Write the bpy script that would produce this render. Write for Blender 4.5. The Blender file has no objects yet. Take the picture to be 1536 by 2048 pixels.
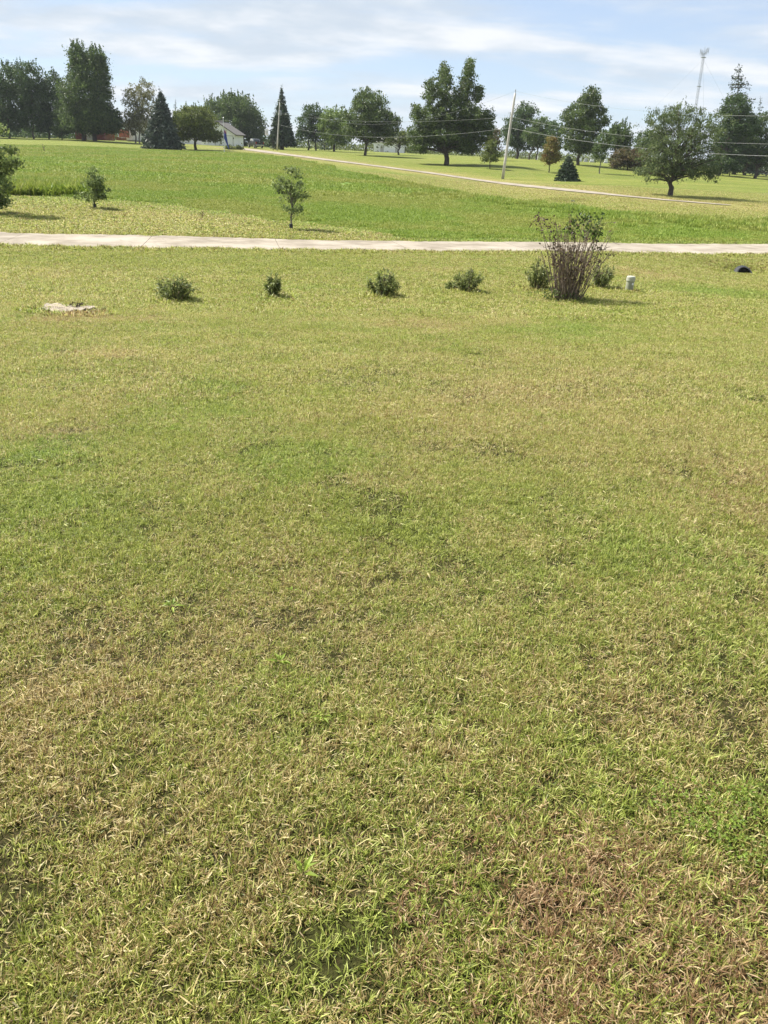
import bpy, math, random
import numpy as np
from mathutils import Vector, Matrix

rng = np.random.default_rng(7)
random.seed(7)
S = bpy.context.scene
COL = S.collection

# ------------------------------------------------------------------ camera
FPX = 1540.0                      # focal length in photo pixels (1536 x 2048)
PITCH = math.atan((1024 - 295) / FPX)
ROLL = math.radians(2.6)
CAMZ = 1.65
cp, sp, cr, sr = math.cos(PITCH), math.sin(PITCH), math.cos(ROLL), math.sin(ROLL)
fwd = Vector((0, cp, -sp)); upv = Vector((0, sp, cp)); rgt = Vector((1, 0, 0))
cx_ = rgt * cr + upv * sr
cy_ = -rgt * sr + upv * cr
cz_ = -fwd
cam_d = bpy.data.cameras.new('camera')
cam = bpy.data.objects.new('camera', cam_d); COL.objects.link(cam)
M = Matrix.Identity(4)
for i in range(3):
    M[i][0], M[i][1], M[i][2] = cx_[i], cy_[i], cz_[i]
M[2][3] = CAMZ
cam.matrix_world = M
cam_d.sensor_fit = 'VERTICAL'; cam_d.sensor_height = 24.0; cam_d.sensor_width = 18.0
cam_d.lens = FPX / 2048 * 24.0
cam_d.clip_start = 0.05; cam_d.clip_end = 20000
S.camera = cam

# ------------------------------------------------------------------ light
SUN_EL, SUN_AZ = math.radians(50), math.radians(-64)     # azimuth from +Y, negative = left
sun_dir = Vector((math.sin(SUN_AZ) * math.cos(SUN_EL), math.cos(SUN_AZ) * math.cos(SUN_EL), math.sin(SUN_EL)))
sd = bpy.data.lights.new('sun', 'SUN'); sd.energy = 5.0; sd.angle = math.radians(5.0); sd.color = (1.0, 0.95, 0.86)
so = bpy.data.objects.new('sun', sd); COL.objects.link(so)
so.rotation_euler = (-sun_dir).to_track_quat('-Z', 'Y').to_euler()
W = bpy.data.worlds.new('World'); S.world = W; W.use_nodes = True
wn, wl = W.node_tree.nodes, W.node_tree.links
wn.clear()
SKY_STRENGTH = 0.12


def N(nt, typ, **kw):
    n = nt.nodes.new(typ)
    for k, v in kw.items():
        if k.startswith('i_'):
            key = k[2:]
            n.inputs[int(key) if key.isdigit() else key].default_value = v
        else:
            setattr(n, k, v)
    return n


def world_sky():
    nt = W.node_tree
    L = nt.links.new
    out = N(nt, 'ShaderNodeOutputWorld'); bg = N(nt, 'ShaderNodeBackground')
    bg.inputs[1].default_value = SKY_STRENGTH
    sky = N(nt, 'ShaderNodeTexSky', sky_type='NISHITA', sun_disc=False, sun_elevation=SUN_EL,
            sun_rotation=SUN_AZ, altitude=200, air_density=1.0, dust_density=0.3, ozone_density=4.0)
    tc = N(nt, 'ShaderNodeTexCoord')
    sep = N(nt, 'ShaderNodeSeparateXYZ'); L(tc.outputs['Generated'], sep.inputs[0])
    zz = N(nt, 'ShaderNodeMath', operation='MAXIMUM', i_1=0.0); L(sep.outputs[2], zz.inputs[0])
    za = N(nt, 'ShaderNodeMath', operation='ADD', i_1=0.16); L(zz.outputs[0], za.inputs[0])
    dx = N(nt, 'ShaderNodeMath', operation='DIVIDE'); L(sep.outputs[0], dx.inputs[0]); L(za.outputs[0], dx.inputs[1])
    dy = N(nt, 'ShaderNodeMath', operation='DIVIDE'); L(sep.outputs[1], dy.inputs[0]); L(za.outputs[0], dy.inputs[1])
    cmb = N(nt, 'ShaderNodeCombineXYZ'); L(dx.outputs[0], cmb.inputs[0]); L(dy.outputs[0], cmb.inputs[1])
    n1 = N(nt, 'ShaderNodeTexNoise', i_Scale=1.25, i_Detail=8.0, i_Roughness=0.56, i_Distortion=0.25)
    mp = N(nt, 'ShaderNodeMapping'); mp.inputs['Scale'].default_value = (0.55, 1.2, 1.0); mp.inputs['Location'].default_value = (3.1, 1.7, 0)
    L(cmb.outputs[0], mp.inputs[0]); L(mp.outputs[0], n1.inputs['Vector'])
    n2 = N(nt, 'ShaderNodeTexNoise', i_Scale=2.4, i_Detail=6.0, i_Roughness=0.52)
    mp2 = N(nt, 'ShaderNodeMapping'); mp2.inputs['Location'].default_value = (7.3, 2.2, 4.0)
    L(cmb.outputs[0], mp2.inputs[0]); L(mp2.outputs[0], n2.inputs['Vector'])
    r1 = N(nt, 'ShaderNodeMapRange', interpolation_type='SMOOTHSTEP'); r1.inputs[1].default_value = 0.38; r1.inputs[2].default_value = 0.60
    L(n1.outputs[0], r1.inputs[0])
    r2 = N(nt, 'ShaderNodeMapRange', interpolation_type='SMOOTHSTEP'); r2.inputs[1].default_value = 0.38; r2.inputs[2].default_value = 0.70
    L(n2.outputs[0], r2.inputs[0])
    m1 = N(nt, 'ShaderNodeMix', data_type='RGBA'); m1.inputs[7].default_value = (2.45, 2.76, 3.12, 1)
    f1 = N(nt, 'ShaderNodeMath', operation='MULTIPLY_ADD', i_1=0.38, i_2=0.58); L(r1.outputs[0], f1.inputs[0])
    L(f1.outputs[0], m1.inputs[0])
    tn = N(nt, 'ShaderNodeMix', data_type='RGBA', blend_type='MULTIPLY'); tn.inputs[0].default_value = 1.0; tn.inputs[7].default_value = (.49, .55, .66, 1)
    L(sky.outputs[0], tn.inputs[6]); L(tn.outputs[2], m1.inputs[6])
    m2 = N(nt, 'ShaderNodeMix', data_type='RGBA'); m2.inputs[7].default_value = (3.75, 3.82, 3.92, 1)
    f2 = N(nt, 'ShaderNodeMath', operation='MULTIPLY'); L(r1.outputs[0], f2.inputs[0]); L(r2.outputs[0], f2.inputs[1])
    f3 = N(nt, 'ShaderNodeMath', operation='MULTIPLY', i_1=0.85); L(f2.outputs[0], f3.inputs[0])
    L(f3.outputs[0], m2.inputs[0]); L(m1.outputs[2], m2.inputs[6])
    L(m2.outputs[2], bg.inputs[0]); L(bg.outputs[0], out.inputs[0])


world_sky()
S.view_settings.view_transform = 'Standard'; S.view_settings.look = 'None'
S.view_settings.exposure = 1.17; S.view_settings.gamma = 1.0
S.view_settings.use_curve_mapping = False
S.cycles.max_bounces = 6; S.cycles.transparent_max_bounces = 4
S.cycles.diffuse_bounces = 3; S.cycles.glossy_bounces = 2; S.cycles.transmission_bounces = 3

# ------------------------------------------------------------------ pixel -> place


def ray(u, v):
    xc = (u - 768) / FPX; yc = -(v - 1024) / FPX
    xt = xc * cr - yc * sr; yt = xc * sr + yc * cr
    d = np.array([xt, cp + yt * sp, -sp + yt * cp])
    return d / d[1]


def at(u, v, D):
    """world point seen at photo pixel (u, v), D metres ahead"""
    p = ray(u, v) * D
    p[2] += CAMZ
    return p


# terrain: thin plate spline through surveyed points
ctl = []
for u, v, D in [(768, 2048, 1.0), (300, 2048, 1.0), (1300, 2048, 1.0), (768, 1500, 1.88), (200, 1500, 1.9), (1400, 1500, 1.9),
                (768, 1000, 4.15), (100, 1000, 4.1), (1450, 1000, 4.3), (768, 700, 9.6), (100, 720, 8.6), (1450, 720, 9.6),
                (135, 622, 13.2), (350, 602, 16.0), (765, 593, 17.5), (1130, 600, 18.0), (1257, 584, 20.0),
                (1490, 548, 27.0), (1350, 540, 27.0),
                (0, 488, 27.0), (0, 462, 30.6), (640, 504, 28.0), (640, 482, 32.0), (1280, 508, 31.0), (1280, 490, 35.0),
                (1536, 508, 33.0), (1536, 490.6, 37.0), (190, 417, 40), (582, 458, 36.5), (0, 425, 37), (1250, 430, 54),
                (870, 375, 80), (1200, 387, 78), (700, 325, 115), (1340, 392, 82), (1005, 358, 108),
                (893, 330, 135), (1135, 362, 105), (730, 310, 170), (554, 300.6, 180), (510, 297, 190), (473, 293, 205),
                (325, 299, 155), (185, 282, 185), (392, 300, 160), (448, 306, 137), (40, 278, 190), (1434, 351, 150),
                (1500, 346, 220), (1157, 330, 150), (1097, 345, 124), (980, 337, 124), (1045, 318, 200), (1640, 420, 70), (-100, 420, 36)]:
    p = at(u, v, D); ctl.append(p)
for x, y, z in [(0, 0, 0), (3, 0, 0), (-3, 0, 0.0), (60, 400, -0.6), (-60, 400, -0.4), (200, 400, -0.6), (-200, 400, -0.3),
                (0, 900, -2), (400, 900, -2), (-400, 900, -2), (-60, 30, -1.9), (70, 35, -1.75), (-80, 80, -1.3), (110, 100, -1.0)]:
    ctl.append(np.array([x, y, z], float))
ctl = np.array(ctl)


def tps_xy(x, y):
    Dp = np.maximum(y, 0.0)
    return np.stack([np.clip(x / (Dp + 6.0), -1.6, 1.6) * 2.2, np.log(Dp + 6.0)], -1)


def phi(r2):
    return np.where(r2 > 1e-12, 0.5 * r2 * np.log(np.maximum(r2, 1e-12)), 0.0)


_c = tps_xy(ctl[:, 0], ctl[:, 1])
_n = len(_c)
_K = phi(((_c[:, None] - _c[None]) ** 2).sum(-1)) + np.eye(_n) * 4e-4
_P = np.concatenate([np.ones((_n, 1)), _c], 1)
_A = np.block([[_K, _P], [_P.T, np.zeros((3, 3))]])
_w = np.linalg.solve(_A, np.concatenate([ctl[:, 2], np.zeros(3)]))


def ground_z(x, y, bumps=True):
    x = np.atleast_1d(np.asarray(x, float)); y = np.atleast_1d(np.asarray(y, float))
    y_ = np.minimum(y, 900.0)
    q = tps_xy(x, y_)
    z = np.empty(len(x))
    for i in range(0, len(x), 20000):
        qq = q[i:i + 20000]
        z[i:i + 20000] = phi(((qq[:, None] - _c[None]) ** 2).sum(-1)) @ _w[:_n] + _w[_n] + qq @ _w[_n + 1:]
    for qx, qy, qr, qd in CULV:
        z = z - qd * np.exp(-(((x - qx) / qr) ** 2 + ((y - qy) / qr) ** 2))
    if bumps:
        r = np.hypot(x, y)
        a = 0.012 * np.clip(r / 3.0, 0.2, 1.0) * np.clip(1.5 - r / 80.0, 0, 1)
        z = z + a * (np.sin(x * 2.1 + 1.3 * np.sin(y * 1.3)) * np.cos(y * 1.7 + 0.7) + 0.8 * np.sin(x * 0.83 + y * 1.1 + 2.0))
    return z


CULV = []


def gz(x, y):
    return float(ground_z([x], [y])[0])


def hit(u, v, lo=0.5, hi=600):
    """first place where the ray of photo pixel (u, v) meets the ground"""
    d = ray(u, v)
    t = np.geomspace(lo, hi, 600)
    h = CAMZ + d[2] * t - ground_z(d[0] * t, t)
    k = np.argmax(h < 0)
    if h[k] >= 0:
        k = 599
    a, b = t[max(k - 1, 0)], t[k]
    for _ in range(25):
        m = 0.5 * (a + b)
        if CAMZ + d[2] * m - gz(d[0] * m, m) < 0:
            b = m
        else:
            a = m
    return np.array([d[0] * b, b, gz(d[0] * b, b)])


for _u, _v, _r, _d in ((1494, 542, .75, .36), (1141, 403, .9, .34)):
    _h = hit(_u, _v); CULV.append((_h[0], _h[1] + .35, _r, _d))
# road and driveway lines
ROADX = np.array([-60, -13.3, -2.7, 9.3, 15.1, 24, 60.0]); ROADY = np.array([24.6, 28.75, 30.0, 33.0, 35.0, 38.2, 52.0])
_rc = np.polyfit(ROADX, ROADY, 3, w=[.2, 1, 1, 1, 1, .6, .1])


def road_y(x):
    return np.polyval(_rc, x)


ROAD_HW = 1.95


def road_dist(x, y):
    x = np.asarray(x, float)
    sl = np.polyval(np.polyder(_rc), x)
    return (np.asarray(y, float) - road_y(x)) / np.sqrt(1 + sl * sl)


DRIVE = np.array([hit(u, v) for u, v in [(452, 295.5), (480, 297.2), (520, 302), (560, 308), (640, 318.5), (700, 326), (780, 336), (850, 345), (920, 355), (1000, 365.5), (1100, 377), (1200, 388), (1300, 397.5), (1400, 406), (1460, 411)]])


def seg_dist(x, y, poly):
    d = np.full(len(x), 1e9)
    for a, b in zip(poly[:-1], poly[1:]):
        ax, ay = a[:2]; bx, by = b[:2]
        L2 = (bx - ax) ** 2 + (by - ay) ** 2
        t = np.clip(((x - ax) * (bx - ax) + (y - ay) * (by - ay)) / L2, 0, 1)
        d = np.minimum(d, np.hypot(x - ax - t * (bx - ax), y - ay - t * (by - ay)))
    return d


# meadow limits as distance over bearing
def limits(px):
    q = np.array([hit(u, v) for u, v in px])
    s = q[:, 0] / q[:, 1]
    o = np.argsort(s)
    return s[o], q[o, 1]


LO = limits([(-200, 372), (-60, 380), (30, 388), (220, 398), (420, 421), (640, 450), (760, 469), (860, 482), (1000, 484), (1280, 486.5), (1536, 488), (1700, 489)])
HI = limits([(-200, 287), (0, 290), (200, 294), (330, 301), (480, 306), (560, 314), (640, 329), (700, 345), (780, 361), (870, 377), (980, 398), (1100, 411), (1250, 428), (1400, 437), (1536, 443), (1700, 449)])


def meadow_w(x, y):
    s = x / np.maximum(y, 1e-3)
    lo = np.interp(s, *LO); hi = np.interp(s, *HI)
    wob = 0.5 * np.sin(x * 0.9 + y * 0.35) + 0.35 * np.sin(x * 2.3 - y)
    w = np.clip((y - lo + wob * 0.8) / 1.2, 0, 1) * np.clip((hi + wob * 1.2 - y) / 2.5, 0, 1)
    w[(y < 31) | (np.abs(s) > 1.2)] = 0
    return w


# lawn colour patches: (u, v, radius px across, radius px along, dry, lush, brown)
PATCH = []
for u, v, ru, rv, d, l, b in [
        (1430, 1950, 240, 110, .9, -.3, .8), (1150, 1850, 150, 60, .3, 0, .6), (1500, 985, 110, 70, .25, -.1, .55), (1300, 800, 230, 70, .20, -.1, .12),
        (980, 790, 220, 60, .25, -.15, .1), (700, 1180, 200, 60, .18, -.1, .25), (250, 1300, 260, 90, .26, -.1, .1), (120, 1450, 200, 100, .24, -.1, .15),
        (250, 1750, 240, 110, .2, -.1, .15), (840, 647, 70, 10, .55, -.3, .5), (1000, 640, 60, 8, .4, -.2, .1), (230, 710, 90, 10, .45, -.2, .1), (90, 860, 90, 16, .4, -.2, .25),
        (230, 800, 90, 18, .3, -.1, .25), (130, 637, 80, 12, .4, -.2, .5), (290, 635, 40, 8, .3, 0, .6),
        (1200, 1380, 200, 60, .12, -.05, .1), (900, 1330, 160, 60, .15, -.05, .0),
        (600, 910, 130, 30, -.3, .5, 0), (1110, 985, 130, 22, -.3, .45, 0), (1420, 1140, 130, 40, -.3, .45, 0), (180, 1120, 190, 35, -.35, .4, 0),
        (90, 895, 110, 30, -.35, .7, 0), (1150, 660, 130, 18, -.3, .35, 0), (1420, 583, 90, 8, -.35, .5, 0), (400, 800, 120, 40, -.25, .3, 0),
        (60, 1010, 100, 50, -.3, .3, 0), (820, 1050, 260, 60, -.15, .1, 0), (1480, 1640, 110, 90, -.3, .2, 0), (700, 1950, 260, 120, -.4, .15, .1),
        (1150, 1500, 220, 70, -.2, .1, 0), (600, 1430, 180, 60, -.15, .15, 0), (30, 640, 40, 20, -.2, .5, 0), (1480, 790, 60, 14, -.1, .6, 0),
        (200, 520, 300, 18, -.25, -.1, 0), (700, 530, 260, 16, -.2, -.1, 0), (620, 575, 130, 6, -.2, .1, 0),  # first two carry the road bank's slope shading in the grass colour
        (1290, 548, 60, 8, .5, -.3, .2), (850, 540, 60, 6, .35, -.2, .1), (100, 545, 120, 10, .3, -.2, .1),
        (430, 440, 200, 12, .22, -.2, .1), (300, 425, 160, 8, .12, -.1, .1), (700, 470, 60, 6, .3, -.2, .1), (1440, 500, 10, 4, .4, 0, .2)]:
    PATCH.append((hit(u, v), hit(u + ru, v), hit(u, v - rv), d, l, b))


def zone(x, y):
    """(dry, lush, brown) of the mown grass at places x, y"""
    x = np.asarray(x, float); y = np.asarray(y, float)
    f = lambda a, b, c, e: np.sin(x * a + c + 1.7 * np.sin(y * b * 0.7 + e)) * np.cos(y * b + e + 1.3 * np.sin(x * a * 0.6 + c))
    n = 0.5 * f(0.55, 0.42, .3, 1.1) + 0.35 * f(1.3, 1.05, 2.0, .4) + 0.25 * f(2.9, 2.3, 4.0, 2.2)
    dry = 0.275 + 0.10 * n
    lush = 0.14 + 0.10 * f(0.8, 0.6, 5.0, 3.0) + .1 * f(1.9, 1.6, 1.0, .2)
    brown = 0.10 + 0.10 * f(1.1, 0.8, 2.5, 1.5)
    nr_ = np.clip((4.2 - y) / 2.5, 0, 1)
    dry = dry + .13 * nr_; brown = brown + .25 * nr_
    vd = (road_dist(x, y) > 0) * np.clip((70 - y) / 25, 0, 1)
    s_ = x / np.maximum(y, 1e-3)
    nearm = np.exp(-np.abs(np.interp(s_, *LO) - y) / 3.0) * (road_dist(x, y) > 0) * (y < 60)
    dry = dry + 0.03 * vd - .3 * nearm
    lush = lush - 0.10 * vd + .6 * nearm
    # far bank beside the driveway is dry, the park lawn greener
    park = np.clip((y - 60) / 30, 0, 1)
    lush = lush + 0.16 * park; dry = dry + 0.04 * park
    dd = seg_dist(x, y, DRIVE)
    nb = np.exp(-(dd / 6.5) ** 2) * (y > 45)
    dry = dry + 0.35 * nb; brown = brown + 0.2 * nb; lush = lush - .2 * nb
    for c, eu, ev, d, l, b in PATCH:
        au = math.hypot(eu[0] - c[0], eu[1] - c[1]); av = abs(ev[1] - c[1])
        q = ((x - c[0]) / au) ** 2 + ((y - c[1]) / av) ** 2
        ww = np.exp(-q * 0.8)
        dry = dry + .85 * d * ww; lush = lush + .8 * l * ww; brown = brown + b * ww
    return np.clip(np.stack([dry, lush, brown], -1), 0, 1)


# ------------------------------------------------------------------ object helpers
def tag(o, label=None, cat=None, group=None, kind=None):
    if label: o['label'] = label
    if cat: o['category'] = cat
    if group: o['group'] = group
    if kind: o['kind'] = kind
    return o


def empty(name, loc, label=None, cat=None, group=None, rz=0.0):
    o = bpy.data.objects.new(name, None); COL.objects.link(o)
    o.location = [float(q) for q in loc]; o.rotation_euler = (0, 0, rz); o.empty_display_size = 0.2
    return tag(o, label, cat, group)


def mesh_np(name, V, F, mats, attrs=None, smooth=False, matidx=None):
    """V (n,3); F list of (m,k) int arrays"""
    me = bpy.data.meshes.new(name)
    V = np.asarray(V, np.float32)
    me.vertices.add(len(V)); me.vertices.foreach_set('co', V.ravel())
    loops = np.concatenate([f.ravel() for f in F]).astype(np.int32) if F else np.zeros(0, np.int32)
    if len(loops):
        tot = np.concatenate([np.full(len(f), f.shape[1]) for f in F]).astype(np.int32)
        st = np.concatenate([[0], np.cumsum(tot)[:-1]]).astype(np.int32)
        me.loops.add(len(loops)); me.loops.foreach_set('vertex_index', loops)
        me.polygons.add(len(tot)); me.polygons.foreach_set('loop_start', st); me.polygons.foreach_set('loop_total', tot)
        me.polygons.foreach_set('use_smooth', np.full(len(tot), smooth))
        if matidx is not None:
            me.polygons.foreach_set('material_index', np.asarray(matidx, np.int32))
    for k, a in (attrs or {}).items():
        a = np.asarray(a)
        if a.ndim == 2:
            at_ = me.attributes.new(k, 'FLOAT_VECTOR', 'POINT'); at_.data.foreach_set('vector', a.astype(np.float32).ravel())
        elif a.dtype.kind == 'i':
            at_ = me.attributes.new(k, 'INT', 'POINT'); at_.data.foreach_set('value', a.astype(np.int32))
        else:
            at_ = me.attributes.new(k, 'FLOAT', 'POINT'); at_.data.foreach_set('value', a.astype(np.float32))
    for m in (mats if isinstance(mats, (list, tuple)) else [mats]):
        me.materials.append(m)
    me.update(calc_edges=True)
    return me


def link(name, me, parent=None, loc=None):
    o = bpy.data.objects.new(name, me); COL.objects.link(o)
    if parent is not None: o.parent = parent
    if loc is not None: o.location = [float(q) for q in loc]
    return o


class MB:
    """collects simple solids into one mesh"""
    def __init__(s): s.V = []; s.F = []; s.n = 0

    def add(s, V, F):
        s.V.append(np.asarray(V, float)); s.F += [tuple(int(i) + s.n for i in f) for f in F]; s.n += len(V); return s

    def box(s, c, d, rz=0.0, taper=(1, 1)):
        x, y, z = d[0] / 2, d[1] / 2, d[2] / 2
        v = []
        for k, zz in ((0, -z), (1, z)):
            tx, ty = (1, 1) if k == 0 else taper
            v += [(-x * tx, -y * ty, zz), (x * tx, -y * ty, zz), (x * tx, y * ty, zz), (-x * tx, y * ty, zz)]
        v = np.array(v)
        ca, sa = math.cos(rz), math.sin(rz)
        v = np.stack([v[:, 0] * ca - v[:, 1] * sa, v[:, 0] * sa + v[:, 1] * ca, v[:, 2]], -1) + np.array(c)
        return s.add(v, [(3, 2, 1, 0), (4, 5, 6, 7), (0, 1, 5, 4), (1, 2, 6, 5), (2, 3, 7, 6), (3, 0, 4, 7)])

    def tube(s, pts, rad, k=6, cap=True):
        V, F = tube(np.asarray(pts, float), np.broadcast_to(np.asarray(rad, float), (len(pts),)), k)
        F = [tuple(f) for f in F]
        if cap:
            F += [tuple(range(k))[::-1], tuple(range(len(V) - k, len(V)))]
        return s.add(V, F)

    def lathe(s, prof, k=20, c=(0, 0, 0)):
        a = np.linspace(0, 2 * math.pi, k, endpoint=False)
        V = np.concatenate([np.stack([r * np.cos(a) + c[0], r * np.sin(a) + c[1], np.full(k, z + c[2])], -1) for r, z in prof])
        F = [(i * k + j, i * k + (j + 1) % k, (i + 1) * k + (j + 1) % k, (i + 1) * k + j) for i in range(len(prof) - 1) for j in range(k)]
        F += [tuple(range(k))[::-1], tuple(range(len(V) - k, len(V)))]
        return s.add(V, F)

    def prism(s, poly, axis_vec):
        """extrude a planar 3-D polygon along axis_vec"""
        p = np.asarray(poly, float); n = len(p)
        V = np.concatenate([p, p + np.asarray(axis_vec, float)])
        return s.add(V, [tuple(range(n))[::-1], tuple(range(n, 2 * n))] + [(i, (i + 1) % n, n + (i + 1) % n, n + i) for i in range(n)])

    def build(s, name, mat, parent=None, smooth=False, bevel=0.0):
        me = bpy.data.meshes.new(name)
        me.from_pydata([tuple(map(float, v)) for v in np.concatenate(s.V)], [], s.F)
        me.materials.append(mat); me.update()
        import bmesh
        bm = bmesh.new(); bm.from_mesh(me)
        bmesh.ops.recalc_face_normals(bm, faces=bm.faces)
        if bevel > 0:
            bmesh.ops.bevel(bm, geom=[e for e in bm.edges if e.is_manifold and e.calc_face_angle(0) > 0.5], offset=bevel, segments=2, affect='EDGES', profile=0.6)
        bm.to_mesh(me); bm.free()
        if smooth:
            me.polygons.foreach_set('use_smooth', [True] * len(me.polygons))
        return link(name, me, parent)


def tube(P, R, k=5):
    n = len(P)
    T = np.gradient(P, axis=0)
    T /= np.linalg.norm(T, axis=1, keepdims=True) + 1e-9
    ref = np.where(np.abs(T[:, 2:3]) > 0.9, np.array([[1.0, 0, 0]]), np.array([[0, 0, 1.0]]))
    ref = np.repeat(ref[:1], n, 0)
    A = np.cross(T, ref); A /= np.linalg.norm(A, axis=1, keepdims=True) + 1e-9
    B = np.cross(T, A)
    a = np.linspace(0, 2 * math.pi, k, endpoint=False)
    V = (P[:, None] + R[:, None, None] * (A[:, None] * np.cos(a)[None, :, None] + B[:, None] * np.sin(a)[None, :, None])).reshape(-1, 3)
    i = np.arange(n - 1)[:, None] * k; j = np.arange(k)[None]
    F = np.stack([i + j, i + (j + 1) % k, i + k + (j + 1) % k, i + k + j], -1).reshape(-1, 4)
    return V, F


class Tubes:
    def __init__(s): s.V = []; s.F = []; s.n = 0

    def add(s, P, R, k=5):
        P = np.asarray(P, float); R = np.broadcast_to(np.asarray(R, float), (len(P),))
        V, F = tube(P, R, k); s.V.append(V); s.F.append(F + s.n); s.n += len(V)

    def mesh(s, name, mat, off=(0, 0, 0)):
        return mesh_np(name, np.concatenate(s.V) - np.asarray(off), [np.concatenate(s.F)], mat, smooth=True)


# ------------------------------------------------------------------ materials
def new_mat(name):
    m = bpy.data.materials.new(name); m.use_nodes = True
    m.node_tree.nodes.clear()
    return m, m.node_tree, m.node_tree.links.new


def ramp(nt, cols, fac=None, pos=None, interp='LINEAR'):
    r = N(nt, 'ShaderNodeValToRGB'); e = r.color_ramp.elements; r.color_ramp.interpolation = interp
    n = len(cols)
    for i, c in enumerate(cols):
        p = pos[i] if pos else i / (n - 1)
        el = e[i] if i < 2 else e.new(p)
        el.position = p; el.color = (*c, 1)
    if fac is not None: nt.links.new(fac, r.inputs[0])
    return r


def mixc(nt, fac, a, b, mode='MIX'):
    m = N(nt, 'ShaderNodeMix', data_type='RGBA', blend_type=mode)
    for s_, x in ((0, fac), (6, a), (7, b)):
        if hasattr(x, 'is_output'): nt.links.new(x, m.inputs[s_])
        elif isinstance(x, (int, float)): m.inputs[s_].default_value = x
        else: m.inputs[s_].default_value = (*x, 1)
    return m.outputs[2]


def math_(nt, op, a, b=None, c=None, clamp=False):
    m = N(nt, 'ShaderNodeMath', operation=op, use_clamp=clamp)
    for i, x in enumerate((a, b, c)):
        if x is None: continue
        if hasattr(x, 'is_output'): nt.links.new(x, m.inputs[i])
        else: m.inputs[i].default_value = x
    return m.outputs[0]


def noise(nt, scale, detail=3.0, rough=0.5, vec=None, dist=0.0):
    n = N(nt, 'ShaderNodeTexNoise', i_Scale=scale, i_Detail=detail, i_Roughness=rough, i_Distortion=dist)
    if vec is not None: nt.links.new(vec, n.inputs['Vector'])
    return n.outputs[0]


def mrange(nt, x, a, b, c=0.0, d=1.0, smooth=True):
    m = N(nt, 'ShaderNodeMapRange', interpolation_type='SMOOTHSTEP' if smooth else 'LINEAR')
    nt.links.new(x, m.inputs[0])
    for i, v in enumerate((a, b, c, d)): m.inputs[i + 1].default_value = v
    return m.outputs[0]


def bump(nt, h, strength, dist):
    b = N(nt, 'ShaderNodeBump', i_Strength=strength, i_Distance=dist); nt.links.new(h, b.inputs['Height'])
    return b.outputs[0]


def leafy_out(nt, col, rough=0.5, spec=0.3, trans=0.3, tcol=None):
    L = nt.links.new
    p = N(nt, 'ShaderNodeBsdfPrincipled', i_Roughness=rough)
    p.inputs['Specular IOR Level'].default_value = spec
    L(col, p.inputs['Base Color'])
    t = N(nt, 'ShaderNodeBsdfTranslucent')
    L(tcol if tcol is not None else col, t.inputs[0])
    m = N(nt, 'ShaderNodeMixShader', i_0=trans); L(p.outputs[0], m.inputs[1]); L(t.outputs[0], m.inputs[2])
    o = N(nt, 'ShaderNodeOutputMaterial'); L(m.outputs[0], o.inputs[0])


def attr(nt, name, inst=False, out='Fac'):
    a = N(nt, 'ShaderNodeAttribute', attribute_name=name, attribute_type='INSTANCER' if inst else 'GEOMETRY')
    return a.outputs[out]


GREENS = [(0.085, 0.112, 0.014), (0.275, 0.312, 0.050), (0.520, 0.535, 0.155)]
TANS = [(0.200, 0.145, 0.048), (0.550, 0.465, 0.185), (0.820, 0.750, 0.410)]


def lawn_colour(nt, r1, r2, zv):
    """colour of mown grass from two random numbers and the zone vector; shared by blades and ground"""
    L = nt.links.new
    geo = N(nt, 'ShaderNodeNewGeometry')
    n1 = noise(nt, 1.5, 6, 0.65, geo.outputs['Position'], 0.4)
    n2 = noise(nt, 7.0, 4, 0.6, geo.outputs['Position'])
    n3 = noise(nt, 0.9, 6, 0.65, geo.outputs['Position'], 0.4)
    sx = N(nt, 'ShaderNodeSeparateXYZ'); L(zv, sx.inputs[0])
    d = math_(nt, 'MULTIPLY_ADD', math_(nt, 'SUBTRACT', n1, 0.5), 1.25, sx.outputs[0])
    d = math_(nt, 'MULTIPLY_ADD', math_(nt, 'SUBTRACT', n2, 0.5), 0.85, d)
    isdry = mrange(nt, math_(nt, 'SUBTRACT', d, r1), -0.10, 0.10)
    lush = math_(nt, 'MULTIPLY_ADD', math_(nt, 'SUBTRACT', n3, 0.5), 1.2, sx.outputs[1], clamp=True)
    g = ramp(nt, GREENS, r2).outputs[0]
    gl = ramp(nt, [(0.070, 0.122, 0.014), (0.225, 0.325, 0.048), (0.440, 0.550, 0.140)], r2).outputs[0]
    g = mixc(nt, lush, g, gl)
    t = ramp(nt, TANS, r2).outputs[0]
    tb = ramp(nt, [(0.17, 0.090, 0.042), (0.34, 0.215, 0.108), (0.56, 0.42, 0.25)], r2).outputs[0]
    t = mixc(nt, sx.outputs[2], t, tb)
    return mixc(nt, isdry, g, t)


def mat_blade():
    m, nt, L = new_mat('lawn_blade')
    col = lawn_colour(nt, attr(nt, 'rnd'), attr(nt, 'rnd2'), attr(nt, 'zone', True, 'Vector'))
    leafy_out(nt, col, 0.48, 0.35, 0.45)
    return m


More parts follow.
